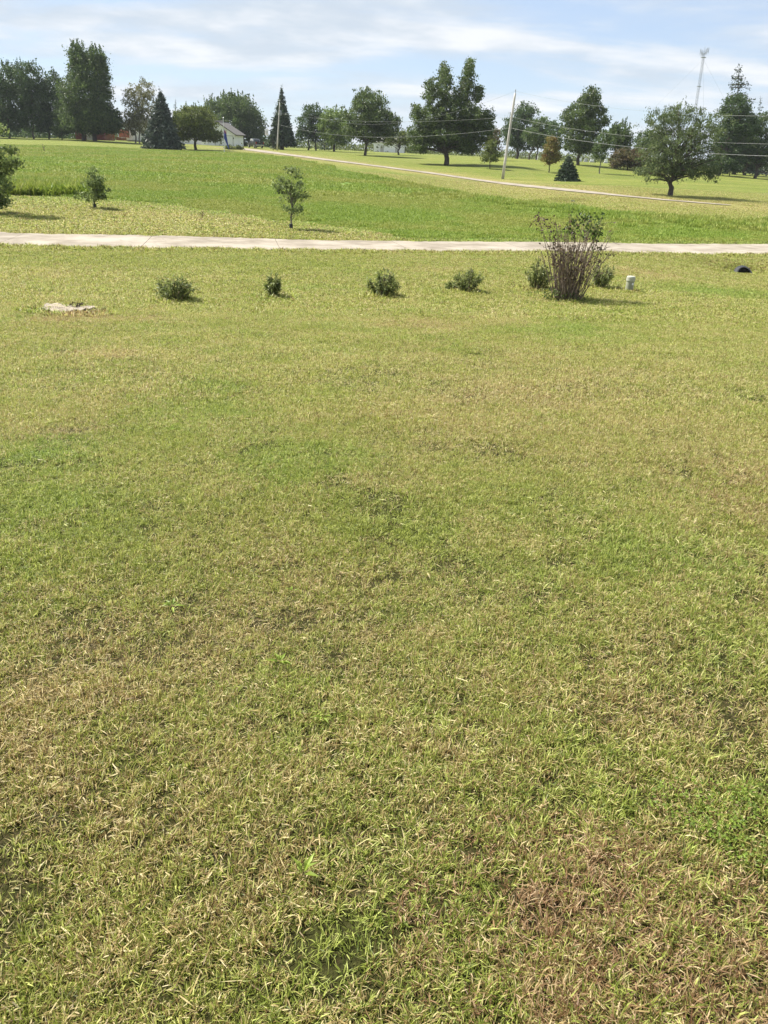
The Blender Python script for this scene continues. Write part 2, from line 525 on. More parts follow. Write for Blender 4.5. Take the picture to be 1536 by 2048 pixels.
def mat_ground():
    m, nt, L = new_mat('ground')
    geo = N(nt, 'ShaderNodeNewGeometry')
    P = geo.outputs['Position']
    zc = attr(nt, 'zone', False, 'Vector')
    mw = attr(nt, 'meadow')
    r1 = mrange(nt, noise(nt, 26, 3, 0.7, P), 0.3, 0.7, smooth=False)
    r2 = mrange(nt, noise(nt, 41, 2, 0.7, P), 0.28, 0.72, smooth=False)
    c = lawn_colour(nt, r1, r2, zc)
    # near the camera the thatch and soil between the blades shows
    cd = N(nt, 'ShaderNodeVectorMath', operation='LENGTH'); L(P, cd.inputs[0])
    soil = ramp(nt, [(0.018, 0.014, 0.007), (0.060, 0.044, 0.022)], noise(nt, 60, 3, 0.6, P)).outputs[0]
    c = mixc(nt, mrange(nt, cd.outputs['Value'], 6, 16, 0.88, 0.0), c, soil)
    # mower lines on the far lawn
    mp = N(nt, 'ShaderNodeMapping'); mp.inputs['Rotation'].default_value = (0, 0, 0.5); mp.inputs['Scale'].default_value = (0.06, 1.0, 1); L(P, mp.inputs[0])
    st = noise(nt, 0.35, 3, 0.6, mp.outputs[0])
    c = mixc(nt, mrange(nt, cd.outputs['Value'], 35, 80, 0, 0.75), c, mixc(nt, mrange(nt, st, 0.35, 0.65), (0.80, 0.86, 0.76), (1.25, 1.18, 1.15)), 'MULTIPLY')
    c = mixc(nt, 1.0, c, (0.43, 0.46, 0.40), 'MULTIPLY')
    mg = ramp(nt, [(0.062, 0.135, 0.016), (0.095, 0.180, 0.024), (0.150, 0.225, 0.042)], mrange(nt, noise(nt, 1.6, 5, 0.65, P), 0.3, 0.7)).outputs[0]
    mg2 = ramp(nt, [(0.075, 0.170, 0.018), (0.155, 0.215, 0.050)], mrange(nt, noise(nt, 0.09, 3, 0.5, P), 0.35, 0.65)).outputs[0]
    mg = mixc(nt, 0.5, mg, mg2)
    c = mixc(nt, mw, c, mg)
    p = N(nt, 'ShaderNodeBsdfPrincipled', i_Roughness=0.9); p.inputs['Specular IOR Level'].default_value = 0.1
    L(c, p.inputs['Base Color'])
    L(bump(nt, noise(nt, 14, 5, 0.7, P), 0.8, 0.05), p.inputs['Normal'])
    o = N(nt, 'ShaderNodeOutputMaterial'); L(p.outputs[0], o.inputs[0])
    return m


def mat_meadow():
    m, nt, L = new_mat('meadow_blade')
    geo = N(nt, 'ShaderNodeNewGeometry'); P = geo.outputs['Position']
    r2 = attr(nt, 'rnd2')
    g = ramp(nt, [(0.100, 0.172, 0.018), (0.200, 0.290, 0.034), (0.320, 0.400, 0.075)], r2).outputs[0]
    y = ramp(nt, [(0.165, 0.205, 0.030), (0.275, 0.308, 0.055), (0.390, 0.390, 0.120)], r2).outputs[0]
    n = math_(nt, 'ADD', math_(nt, 'MULTIPLY', noise(nt, 0.12, 3, 0.5, P), 0.7), math_(nt, 'MULTIPLY', noise(nt, 0.9, 3, 0.6, P), 0.3))
    f = math_(nt, 'ADD', mrange(nt, n, 0.40, 0.60), math_(nt, 'MULTIPLY', math_(nt, 'SUBTRACT', attr(nt, 'rnd'), 0.5), 0.4), clamp=True)
    leafy_out(nt, mixc(nt, f, g, y), 0.55, 0.2, 0.3)
    return m


def mat_leaf(name, dark, mid, light, trans=0.38, rough=0.5, spec=0.3, tint=None):
    m, nt, L = new_mat(name)
    c = ramp(nt, [dark, mid, light], attr(nt, 'rnd')).outputs[0]
    k = mrange(nt, attr(nt, 'clu'), 0, 1, 0.72, 1.28, smooth=False)
    h = N(nt, 'ShaderNodeHueSaturation'); L(c, h.inputs['Color']); L(k, h.inputs['Value'])
    out = h.outputs[0]
    if tint:
        out = mixc(nt, mrange(nt, attr(nt, 'clu'), 0.55, 0.95), out, tint)
    leafy_out(nt, out, rough, spec, trans)
    return m


def mat_simple(name, col, rough=0.7, var=0.25, scale=6.0, metallic=0.0, spec=0.5, bump_s=0.0, bump_d=0.01, streak=None):
    m, nt, L = new_mat(name)
    tc = N(nt, 'ShaderNodeTexCoord')
    vec = tc.outputs['Object']
    if streak:
        mp = N(nt, 'ShaderNodeMapping'); mp.inputs['Scale'].default_value = streak; L(vec, mp.inputs[0]); vec = mp.outputs[0]
    n = noise(nt, scale, 5, 0.6, vec)
    c = mixc(nt, mrange(nt, n, 0.3, 0.7), tuple(q * (1 - var) for q in col), tuple(min(1, q * (1 + var)) for q in col))
    p = N(nt, 'ShaderNodeBsdfPrincipled', i_Roughness=rough, i_Metallic=metallic); p.inputs['Specular IOR Level'].default_value = spec
    L(c, p.inputs['Base Color'])
    if bump_s: L(bump(nt, n, bump_s, bump_d), p.inputs['Normal'])
    o = N(nt, 'ShaderNodeOutputMaterial'); L(p.outputs[0], o.inputs[0])
    return m


def mat_concrete():
    m, nt, L = new_mat('road_concrete')
    geo = N(nt, 'ShaderNodeNewGeometry'); P = geo.outputs['Position']
    c = ramp(nt, [(0.195, 0.166, 0.126), (0.272, 0.237, 0.188), (0.335, 0.297, 0.243)], mrange(nt, noise(nt, 0.8, 6, 0.65, P), 0.3, 0.7)).outputs[0]
    # long dark wheel stains running along the road
    mp = N(nt, 'ShaderNodeMapping'); mp.inputs['Rotation'].default_value = (0, 0, -0.2); mp.inputs['Scale'].default_value = (0.25, 2.2, 1); L(P, mp.inputs[0])
    s = mrange(nt, noise(nt, 1.0, 5, 0.65, mp.outputs[0]), 0.56, 0.72)
    c = mixc(nt, math_(nt, 'MULTIPLY', s, 0.55), c, (0.135, 0.122, 0.105))
    v = N(nt, 'ShaderNodeTexVoronoi', feature='DISTANCE_TO_EDGE', i_Scale=0.16); 
    wv = N(nt, 'ShaderNodeVectorMath', operation='ADD'); L(P, wv.inputs[0])
    nz = N(nt, 'ShaderNodeTexNoise', i_Scale=0.9, i_Detail=4.0); L(P, nz.inputs['Vector']); L(nz.outputs[1], wv.inputs[1]); L(wv.outputs[0], v.inputs['Vector'])
    crack = mrange(nt, v.outputs['Distance'], 0.0, 0.006, 1, 0)
    c = mixc(nt, math_(nt, 'MULTIPLY', crack, 0.5), c, (0.16, 0.14, 0.11))
    p = N(nt, 'ShaderNodeBsdfPrincipled', i_Roughness=0.9); p.inputs['Specular IOR Level'].default_value = 0.2
    L(c, p.inputs['Base Color']); L(bump(nt, noise(nt, 60, 4, 0.7, P), 0.3, 0.004), p.inputs['Normal'])
    o = N(nt, 'ShaderNodeOutputMaterial'); L(p.outputs[0], o.inputs[0])
    return m


MAT = {}
MAT['blade'] = mat_blade(); MAT['ground'] = mat_ground(); MAT['meadow'] = mat_meadow(); MAT['concrete'] = mat_concrete()
MAT['leaf_maple'] = mat_leaf('leaf_maple', (0.037, 0.064, 0.020), (0.074, 0.117, 0.031), (0.140, 0.189, 0.053))
MAT['leaf_dark'] = mat_leaf('leaf_dark', (0.027, 0.051, 0.017), (0.052, 0.091, 0.028), (0.099, 0.148, 0.045))
MAT['leaf_oak'] = mat_leaf('leaf_oak', (0.039, 0.068, 0.020), (0.079, 0.117, 0.031), (0.148, 0.189, 0.055), rough=.4)
MAT['leaf_light'] = mat_leaf('leaf_light', (0.074, 0.129, 0.024), (0.140, 0.204, 0.040), (0.222, 0.289, 0.065), trans=.3)
MAT['leaf_olive'] = mat_leaf('leaf_olive', (0.052, 0.076, 0.017), (0.109, 0.139, 0.031), (0.182, 0.212, 0.053))
MAT['leaf_grey'] = mat_leaf('leaf_grey', (0.090, 0.095, 0.046), (0.171, 0.174, 0.087), (0.282, 0.278, 0.145))
MAT['leaf_willow'] = mat_leaf('leaf_willow', (.050, .076, .026), (.100, .138, .048), (.185, .225, .090), trans=.36)
MAT['leaf_brown'] = mat_leaf('leaf_brown', (0.116, 0.114, 0.029), (0.206, 0.194, 0.050), (0.296, 0.249, 0.074), tint=(.19, .115, .04))
MAT['leaf_rust'] = mat_leaf('leaf_rust', (0.054, 0.060, 0.021), (0.101, 0.097, 0.033), (0.162, 0.126, 0.048), tint=(.13, .085, .045))
MAT['leaf_sapling'] = mat_leaf('leaf_sapling', (0.085, 0.128, 0.040), (0.168, 0.222, 0.067), (0.321, 0.372, 0.139), rough=.6)
MAT['needle_blue'] = mat_leaf('needle_blue', (0.037, 0.053, 0.039), (0.073, 0.096, 0.071), (0.140, 0.170, 0.125), trans=.05)
MAT['needle_green'] = mat_leaf('needle_green', (0.023, 0.043, 0.021), (0.050, 0.078, 0.038), (0.095, 0.136, 0.065), trans=.05)
MAT['leaf_peony'] = mat_leaf('leaf_peony', (.085, .115, .030), (.185, .22, .062), (.33, .365, .14), rough=.45, spec=.3)
MAT['leaf_dead'] = mat_leaf('leaf_dead', (.040, .030, .022), (.095, .066, .042), (.20, .13, .075), trans=.2)
MAT['leaf_bush'] = mat_leaf('leaf_bush', (0.037, 0.067, 0.014), (0.071, 0.118, 0.025), (0.159, 0.202, 0.044))
MAT['leaf_weed'] = mat_leaf('leaf_weed', (.10, .15, .02), (.17, .235, .03), (.25, .31, .05), trans=.35)
MAT['bark'] = mat_simple('bark', (.075, .060, .046), .9, .4, 9, bump_s=.6, bump_d=.03, streak=(1, 1, .25))
MAT['bark_grey'] = mat_simple('bark_grey', (.16, .145, .125), .9, .35, 9, bump_s=.5, bump_d=.02, streak=(1, 1, .3))
MAT['twig'] = mat_simple('twig', (.175, .132, .098), .85, .35, 12, streak=(1, 1, .2))
MAT['white_paint'] = mat_simple('white_siding', (.84, .84, .84), .6, .05, 2)
MAT['shingle'] = mat_simple('shingle', (.105, .098, .092), .9, .3, 4)
MAT['cedar'] = mat_simple('cedar_boards', (.30, .115, .052), .7, .25, 5, streak=(1, 1, .2))
MAT['cedar_light'] = mat_simple('cedar_light', (.38, .20, .11), .7, .2, 5)
MAT['barn_red'] = mat_simple('barn_red', (.16, .032, .028), .75, .2, 3)
MAT['grey_door'] = mat_simple('grey_door', (.48, .46, .43), .7, .1, 3)
MAT['black_paint'] = mat_simple('black_car_paint', (.014, .015, .017), .25, .1, 3)
MAT['cab_sheen'] = mat_simple('cab_sky_reflection', (.42, .43, .45), .3, .05, 3)  # pale cab colour stands for sky reflected on the black truck
MAT['glass'] = mat_simple('window_glass', (.03, .04, .045), .08, .1, 2, spec=.8)
MAT['rubber'] = mat_simple('rubber', (.018, .018, .018), .9, .2, 9)
MAT['chrome'] = mat_simple('chrome', (.6, .6, .62), .25, .05, 5, metallic=.9)
MAT['tail_red'] = mat_simple('tail_light', (.30, .015, .012), .3, .1, 5)
MAT['pole_wood'] = mat_simple('weathered_pole', (.46, .44, .41), .9, .3, 8, streak=(1, 1, .05), bump_s=.4)
MAT['steel'] = mat_simple('galvanised_steel', (.22, .235, .25), .5, .12, 3, metallic=.4)
MAT['wire'] = mat_simple('wire', (.22, .23, .22), .45, .1, 3, metallic=.3)
MAT['pedestal'] = mat_simple('pedestal_plastic', (.27, .28, .20), .55, .14, 7, bump_s=.1)
MAT['pedestal_cap'] = mat_simple('pedestal_cap', (.38, .39, .31), .5, .08, 7)
MAT['black_plastic'] = mat_simple('black_plastic', (.022, .023, .025), .6, .2, 7)
MAT['pipe_floor'] = mat_simple('silt', (.10, .092, .082), .9, .3, 9)
MAT['stump_bark'] = mat_simple('stump_bark', (.15, .11, .08), .95, .4, 14, bump_s=.8, bump_d=.03)
MAT['flag_blue'] = mat_simple('flag_cloth', (.035, .06, .30), .8, .2, 3)
MAT['flag_white'] = mat_simple('flag_pole_paint', (.62, .63, .64), .5, .1, 3)
MAT['stone'] = mat_simple('headstone', (.42, .42, .42), .7, .15, 4)
MAT['board_white'] = mat_simple('board_white', (.78, .79, .80), .5, .05, 4)


def mat_cut():
    m, nt, L = new_mat('stump_cut')
    tc = N(nt, 'ShaderNodeTexCoord'); P = tc.outputs['Object']
    w = N(nt, 'ShaderNodeTexWave', wave_type='RINGS', rings_direction='Z', i_Scale=9.0, i_Distortion=3.0, i_Detail=3.0); L(P, w.inputs[0])
    c = ramp(nt, [(.22, .18, .125), (.42, .355, .265)], w.outputs[1]).outputs[0]
    c = mixc(nt, mrange(nt, noise(nt, 5, 5, .7, P), .45, .7, 0, .7), c, (.20, .18, .15))
    p = N(nt, 'ShaderNodeBsdfPrincipled', i_Roughness=.9); L(c, p.inputs[0]); L(bump(nt, noise(nt, 20, 4, .6, P), .6, .02), p.inputs['Normal'])
    o = N(nt, 'ShaderNodeOutputMaterial'); L(p.outputs[0], o.inputs[0])
    return m


MAT['cut'] = mat_cut()

# ------------------------------------------------------------------ ground
def build_ground():
    a1 = np.radians(np.arange(-44, 44.01, 0.25))
    a2 = np.radians(np.arange(44, 316, 6.0))[1:]
    ang = np.concatenate([a1, a2]); na = len(ang)
    r = np.concatenate([np.geomspace(0.35, 400, 300), np.geomspace(400, 1150, 24)[1:], np.arange(25.5, 29.6, .1), np.arange(64, 71, .2)]); r = np.unique(np.round(r, 4))
    A, R = np.meshgrid(ang, r)
    x = (R * np.sin(A)).ravel(); y = (R * np.cos(A)).ravel()
    z = ground_z(x, y)
    x = np.append(x, 0.0); y = np.append(y, 0.0); z = np.append(z, ground_z([0.], [0.])[0])
    rd = np.abs(road_dist(x, y))
    z = z - 0.05 * np.clip(1 - (rd - ROAD_HW + 0.05) / 0.25, 0, 1) * (np.abs(x) < 60)
    nr = len(r)
    i = np.arange(nr - 1)[:, None] * na; j = np.arange(na)[None]
    F4 = np.stack([i + j, i + na + j, i + na + (j + 1) % na, i + (j + 1) % na], -1).reshape(-1, 4)
    j = np.arange(na)
    F3 = np.stack([np.full(na, len(x) - 1), j, (j + 1) % na], -1)
    me = mesh_np('ground', np.stack([x, y, z], -1), [F4, F3], MAT['ground'], {'zone': zone(x, y), 'meadow': meadow_w(x, y)}, smooth=True)
    tag(link('ground', me), 'rolling ground of mown lawn with a green meadow strip beyond the road', None, None, 'structure')


build_ground()


def build_road():
    road = empty('road', (0, float(road_y(0)), gz(0, float(road_y(0)))))
    tag(road, 'pale concrete lane running straight across behind the shrubs', None, None, 'structure')
    base = np.array(road.location)
    L = 4.6; x0 = -32.0
    k = 0
    while x0 < 46:
        x1 = x0 + L
        xs = np.linspace(x0 + 0.012, x1 - 0.012, 7); ts = np.linspace(-ROAD_HW, ROAD_HW, 4)
        V = []
        for X in xs:
            sl = float(np.polyval(np.polyder(_rc), X)); q = math.hypot(1, sl)
            for t in ts:
                e = 0.06 * math.sin(X * 1.3 + 2 * np.sign(t)) * (abs(t) > ROAD_HW - .1)
                px = X - sl / q * (t + e); py = float(road_y(X)) + (t + e) / q
                V.append((px, py, gz(px, py) * 0 + float(ground_z([px], [py], False)[0]) + 0.025 + 0.004 * ((k * 7) % 3 - 1)))
        V = np.array(V)
        n = len(V); B = V - np.array([0, 0, 0.15])
        F = []
        for i in range(6):
            for j in range(3):
                a = i * 4 + j; F.append((a, a + 4, a + 5, a + 1))
        rim = [i * 4 for i in range(7)] + [24 + j for j in range(1, 4)] + [i * 4 + 3 for i in range(5, -1, -1)] + [2, 1]
        for a, b in zip(rim, rim[1:] + rim[:1]):
            F.append((a, b, b + n, a + n))
        mb = MB(); mb.add(np.concatenate([V, B]) - base, F)
        mb.build('slab', MAT['concrete'], road)
        x0 = x1; k += 1


build_road()


def build_drive():
    P = DRIVE.copy()
    t = np.linspace(0, len(P) - 1, 90)
    Q = np.stack([np.interp(t, np.arange(len(P)), P[:, k]) for k in range(2)], -1)
    for _ in range(6):
        Q[1:-1] = 0.25 * Q[:-2] + 0.5 * Q[1:-1] + 0.25 * Q[2:]
    T = np.gradient(Q, axis=0); T /= np.linalg.norm(T, axis=1, keepdims=True)
    Nn = np.stack([-T[:, 1], T[:, 0]], -1)
    hw = np.interp(np.arange(90), [0, 6, 20, 70, 89], [3.6, 2.4, 1.45, 1.2, 0.5])
    V = []
    for s_ in (-1, -.33, .33, 1):
        q = Q + Nn * (hw * s_)[:, None]
        V.append(np.stack([q[:, 0], q[:, 1], ground_z(q[:, 0], q[:, 1], False) + 0.05], -1))
    V = np.stack(V, 1).reshape(-1, 3)
    i = np.arange(89)[:, None] * 4; j = np.arange(3)[None]
    F = np.stack([i + j, i + j + 1, i + j + 5, i + j + 4], -1).reshape(-1, 4)
    tag(link('driveway', mesh_np('driveway', V, [F], MAT['concrete'])), 'long pale driveway climbing from the right up to the white garage', None, None, 'structure')


build_drive()

# ------------------------------------------------------------------ grass
def blade_patch(n, rad, wid, ln, lean, zlift=0.0, curl=0.5, thatch=0.0, tufts=.6, gaps=0.0):
    """n bent blades in a disc; returns V, F4, F3, rnd, rnd2"""
    a = rng.uniform(0, 2 * np.pi, n); r = rad * np.sqrt(rng.uniform(0, 1, n))
    b = np.stack([r * np.cos(a), r * np.sin(a), np.full(n, -0.004)], -1)
    az = rng.uniform(0, 2 * np.pi, n)
    L = ln * np.exp(rng.normal(0, 0.38, n)); w = wid * np.exp(rng.normal(0, 0.38, n))
    # two thirds of the blades grow in tufts that fan out from one crown
    nt_ = max(1, n // 16); tid = rng.integers(0, nt_, n); tuft = rng.uniform(0, 1, n) < tufts
    ta = rng.uniform(0, 2 * np.pi, nt_); tr_ = rad * np.sqrt(rng.uniform(0, 1, nt_))
    tc_ = np.stack([tr_ * np.cos(ta), tr_ * np.sin(ta)], -1)
    off = rng.normal(0, ln * .22, (n, 2))
    b[:, :2] = np.where(tuft[:, None], tc_[tid] + off, b[:, :2])
    az = np.where(tuft, np.arctan2(off[:, 1], off[:, 0]) + rng.normal(0, .5, n), az)
    L = np.where(tuft, L * np.exp(rng.normal(0, .36, nt_))[tid], L)
    L = np.minimum(L, ln * 1.7); w = np.minimum(w, wid * 1.9)
    tone = rng.normal(0, .24, nt_)[tid] * tuft
    th = np.radians(np.clip(rng.normal(lean[0], lean[1], n), 3, 86))
    flat = rng.uniform(0, 1, n) < thatch
    th = np.where(flat, np.radians(rng.uniform(80, 97, n)), th)
    b[:, 2] += np.where(flat, rng.uniform(0.25, 0.8, n) * ln, 0) + zlift
    th2 = np.minimum(th + rng.normal(curl, 0.25, n), np.radians(115))
    h = np.stack([np.cos(az), np.sin(az), 0 * az], -1); up = np.array([0, 0, 1.0])
    d1 = h * np.sin(th)[:, None] + up * np.cos(th)[:, None]
    d2 = h * np.sin(th2)[:, None] + up * np.cos(th2)[:, None]
    tw = rng.uniform(-0.8, 0.8, n)
    side = np.stack([-np.sin(az), np.cos(az), 0 * az], -1)
    nrm = np.cross(d1, side)
    side = side * np.cos(tw)[:, None] + nrm * np.sin(tw)[:, None]
    m = b + d1 * (L * 0.55)[:, None]; t = m + d2 * (L * 0.45)[:, None]
    hw = (side * (w * 0.5)[:, None])
    if gaps:
        ph = rng.uniform(0, 6.28, 4); kx = 2 * np.pi / gaps
        fld = np.sin(b[:, 0] * kx + ph[0] + 1.4 * np.sin(b[:, 1] * kx * .6 + ph[1])) + np.sin(b[:, 1] * kx * 1.15 + ph[2] + 1.4 * np.sin(b[:, 0] * kx * .7 + ph[3]))
        keep = rng.uniform(0, 1, n) < np.clip(.95 + .45 * fld, .30, 1)
        sh = np.clip(.85 + .22 * fld, .55, 1.15)[:, None]
        m = b + (m - b) * sh; t = b + (t - b) * sh
        b, m, t, hw, flat, tone = b[keep], m[keep], t[keep], hw[keep], flat[keep], tone[keep]; n = len(b)
    V = np.stack([b - hw * 0.7, b + hw * 0.7, m + hw, m - hw, t], 1).reshape(-1, 3)
    i = np.arange(n) * 5
    F4 = np.stack([i, i + 1, i + 2, i + 3], -1); F3 = np.stack([i + 3, i + 2, i + 4], -1)
    r1 = np.where(flat, rng.uniform(0, 0.45, n), np.clip(rng.uniform(0, 1, n) + tone, 0, 1)); r2 = np.clip(rng.beta(.95, .95, n) + tone, 0, 1)
    return V, F4, F3, np.repeat(r1, 5), np.repeat(r2, 5)


def grass_object(name, mat, patches, pts, label):
    """patches: list of blade_patch results; pts: list of (x, y, pick, scale) arrays"""
    V, F4, F3, A1, A2, K = [], [], [], [], [], []
    n = 0
    for k, (v, f4, f3, a, b) in enumerate(patches):
        V.append(v + np.array([0, 0, -30.0 * 0])); F4.append(f4 + n); F3.append(f3 + n); A1.append(a); A2.append(b); K.append(np.full(len(v), k)); n += len(v)
    x, y, pick, sc = [np.concatenate(q) for q in zip(*pts)]
    z = ground_z(x, y)
    e = 0.05
    gx = (ground_z(x + e, y) - ground_z(x - e, y)) / (2 * e); gy = (ground_z(x, y + e) - ground_z(x, y - e)) / (2 * e)
    nv = np.stack([-gx, -gy, np.ones_like(gx)], -1); nv /= np.linalg.norm(nv, axis=1, keepdims=True)
    rot = np.zeros((len(x), 3)); ang = rng.uniform(0, 2 * np.pi, len(x))
    for i in range(len(x)):
        q = Vector((0, 0, 1)).rotation_difference(Vector(nv[i])).to_matrix() @ Matrix.Rotation(ang[i], 3, 'Z')
        rot[i] = q.to_euler()
    m = len(x)
    nV = n + m
    Z = np.zeros((nV, 3)); Z[n:] = zone(x, y)
    Rt = np.zeros((nV, 3)); Rt[n:] = rot
    Sc = np.ones(nV); Sc[n:] = sc
    kind = np.concatenate(K + [np.full(m, 100)]).astype(np.int32)
    pk = np.zeros(nV, np.int32); pk[n:] = pick
    a1 = np.concatenate(A1 + [np.zeros(m)]); a2 = np.concatenate(A2 + [np.zeros(m)])
    me = mesh_np(name, np.concatenate(V + [np.stack([x, y, z], -1)]), [np.concatenate(F4), np.concatenate(F3)], mat,
                 {'kind': kind, 'pick': pk, 'rot': Rt, 'scl': Sc, 'zone': Z, 'rnd': a1, 'rnd2': a2})
    o = link(name, me)
    ng = bpy.data.node_groups.new(name + '_scatter', 'GeometryNodeTree')
    ng.interface.new_socket('Geometry', in_out='INPUT', socket_type='NodeSocketGeometry')
    ng.interface.new_socket('Geometry', in_out='OUTPUT', socket_type='NodeSocketGeometry')
    gi = N(ng, 'NodeGroupInput'); go = N(ng, 'NodeGroupOutput'); J = N(ng, 'GeometryNodeJoinGeometry'); L = ng.links.new

    def na(nm, dt):
        q = N(ng, 'GeometryNodeInputNamedAttribute', data_type=dt); q.inputs[0].default_value = nm; return q.outputs[0]
    kn = na('kind', 'INT'); pn = na('pick', 'INT'); rn = na('rot', 'FLOAT_VECTOR'); sn = na('scl', 'FLOAT')

    def eq(s_, v):
        c = N(ng, 'FunctionNodeCompare', data_type='INT', operation='EQUAL'); L(s_, c.inputs[2]); c.inputs[3].default_value = v; return c.outputs[0]
    for k in range(len(patches)):
        sp_ = N(ng, 'GeometryNodeSeparateGeometry', domain='POINT'); L(gi.outputs[0], sp_.inputs[0]); L(eq(kn, k), sp_.inputs[1])
        ps = N(ng, 'GeometryNodeSeparateGeometry', domain='POINT'); L(gi.outputs[0], ps.inputs[0])
        an = N(ng, 'FunctionNodeBooleanMath', operation='AND'); L(eq(kn, 100), an.inputs[0]); L(eq(pn, k), an.inputs[1]); L(an.outputs[0], ps.inputs[1])
        ip = N(ng, 'GeometryNodeInstanceOnPoints'); L(ps.outputs[0], ip.inputs['Points']); L(sp_.outputs[0], ip.inputs['Instance'])
        er = N(ng, 'FunctionNodeEulerToRotation'); L(rn, er.inputs[0]); L(er.outputs[0], ip.inputs['Rotation'])
        cs = N(ng, 'ShaderNodeCombineXYZ'); [L(sn, cs.inputs[q]) for q in range(3)]; L(cs.outputs[0], ip.inputs['Scale'])
        L(ip.outputs[0], J.inputs[0])
    L(J.outputs[0], go.inputs[0])
    md = o.modifiers.new('scatter', 'NODES'); md.node_group = ng
    tag(o, label, 'grass', None, 'stuff')
    return o


def scatter(dmin, dmax, sp_, half=0.56, margin=1.6):
    """jittered grid of places in the view wedge, spacing sp_"""
    yy = np.arange(dmin, dmax, sp_); xx = np.arange(-(half * dmax + margin), half * dmax + margin, sp_)
    X, Y = np.meshgrid(xx, yy); X = X.ravel(); Y = Y.ravel()
    X = X + rng.uniform(-.38, .38, len(X)) * sp_; Y = Y + rng.uniform(-.38, .38, len(Y)) * sp_
    k = np.abs(X) < half * Y + margin
    return X[k], Y[k]


PEONY_PX = [(352, 602), (548, 595), (766, 595), (934, 585), (1072, 581), (1201, 578), (1132, 601), (1257, 585)]


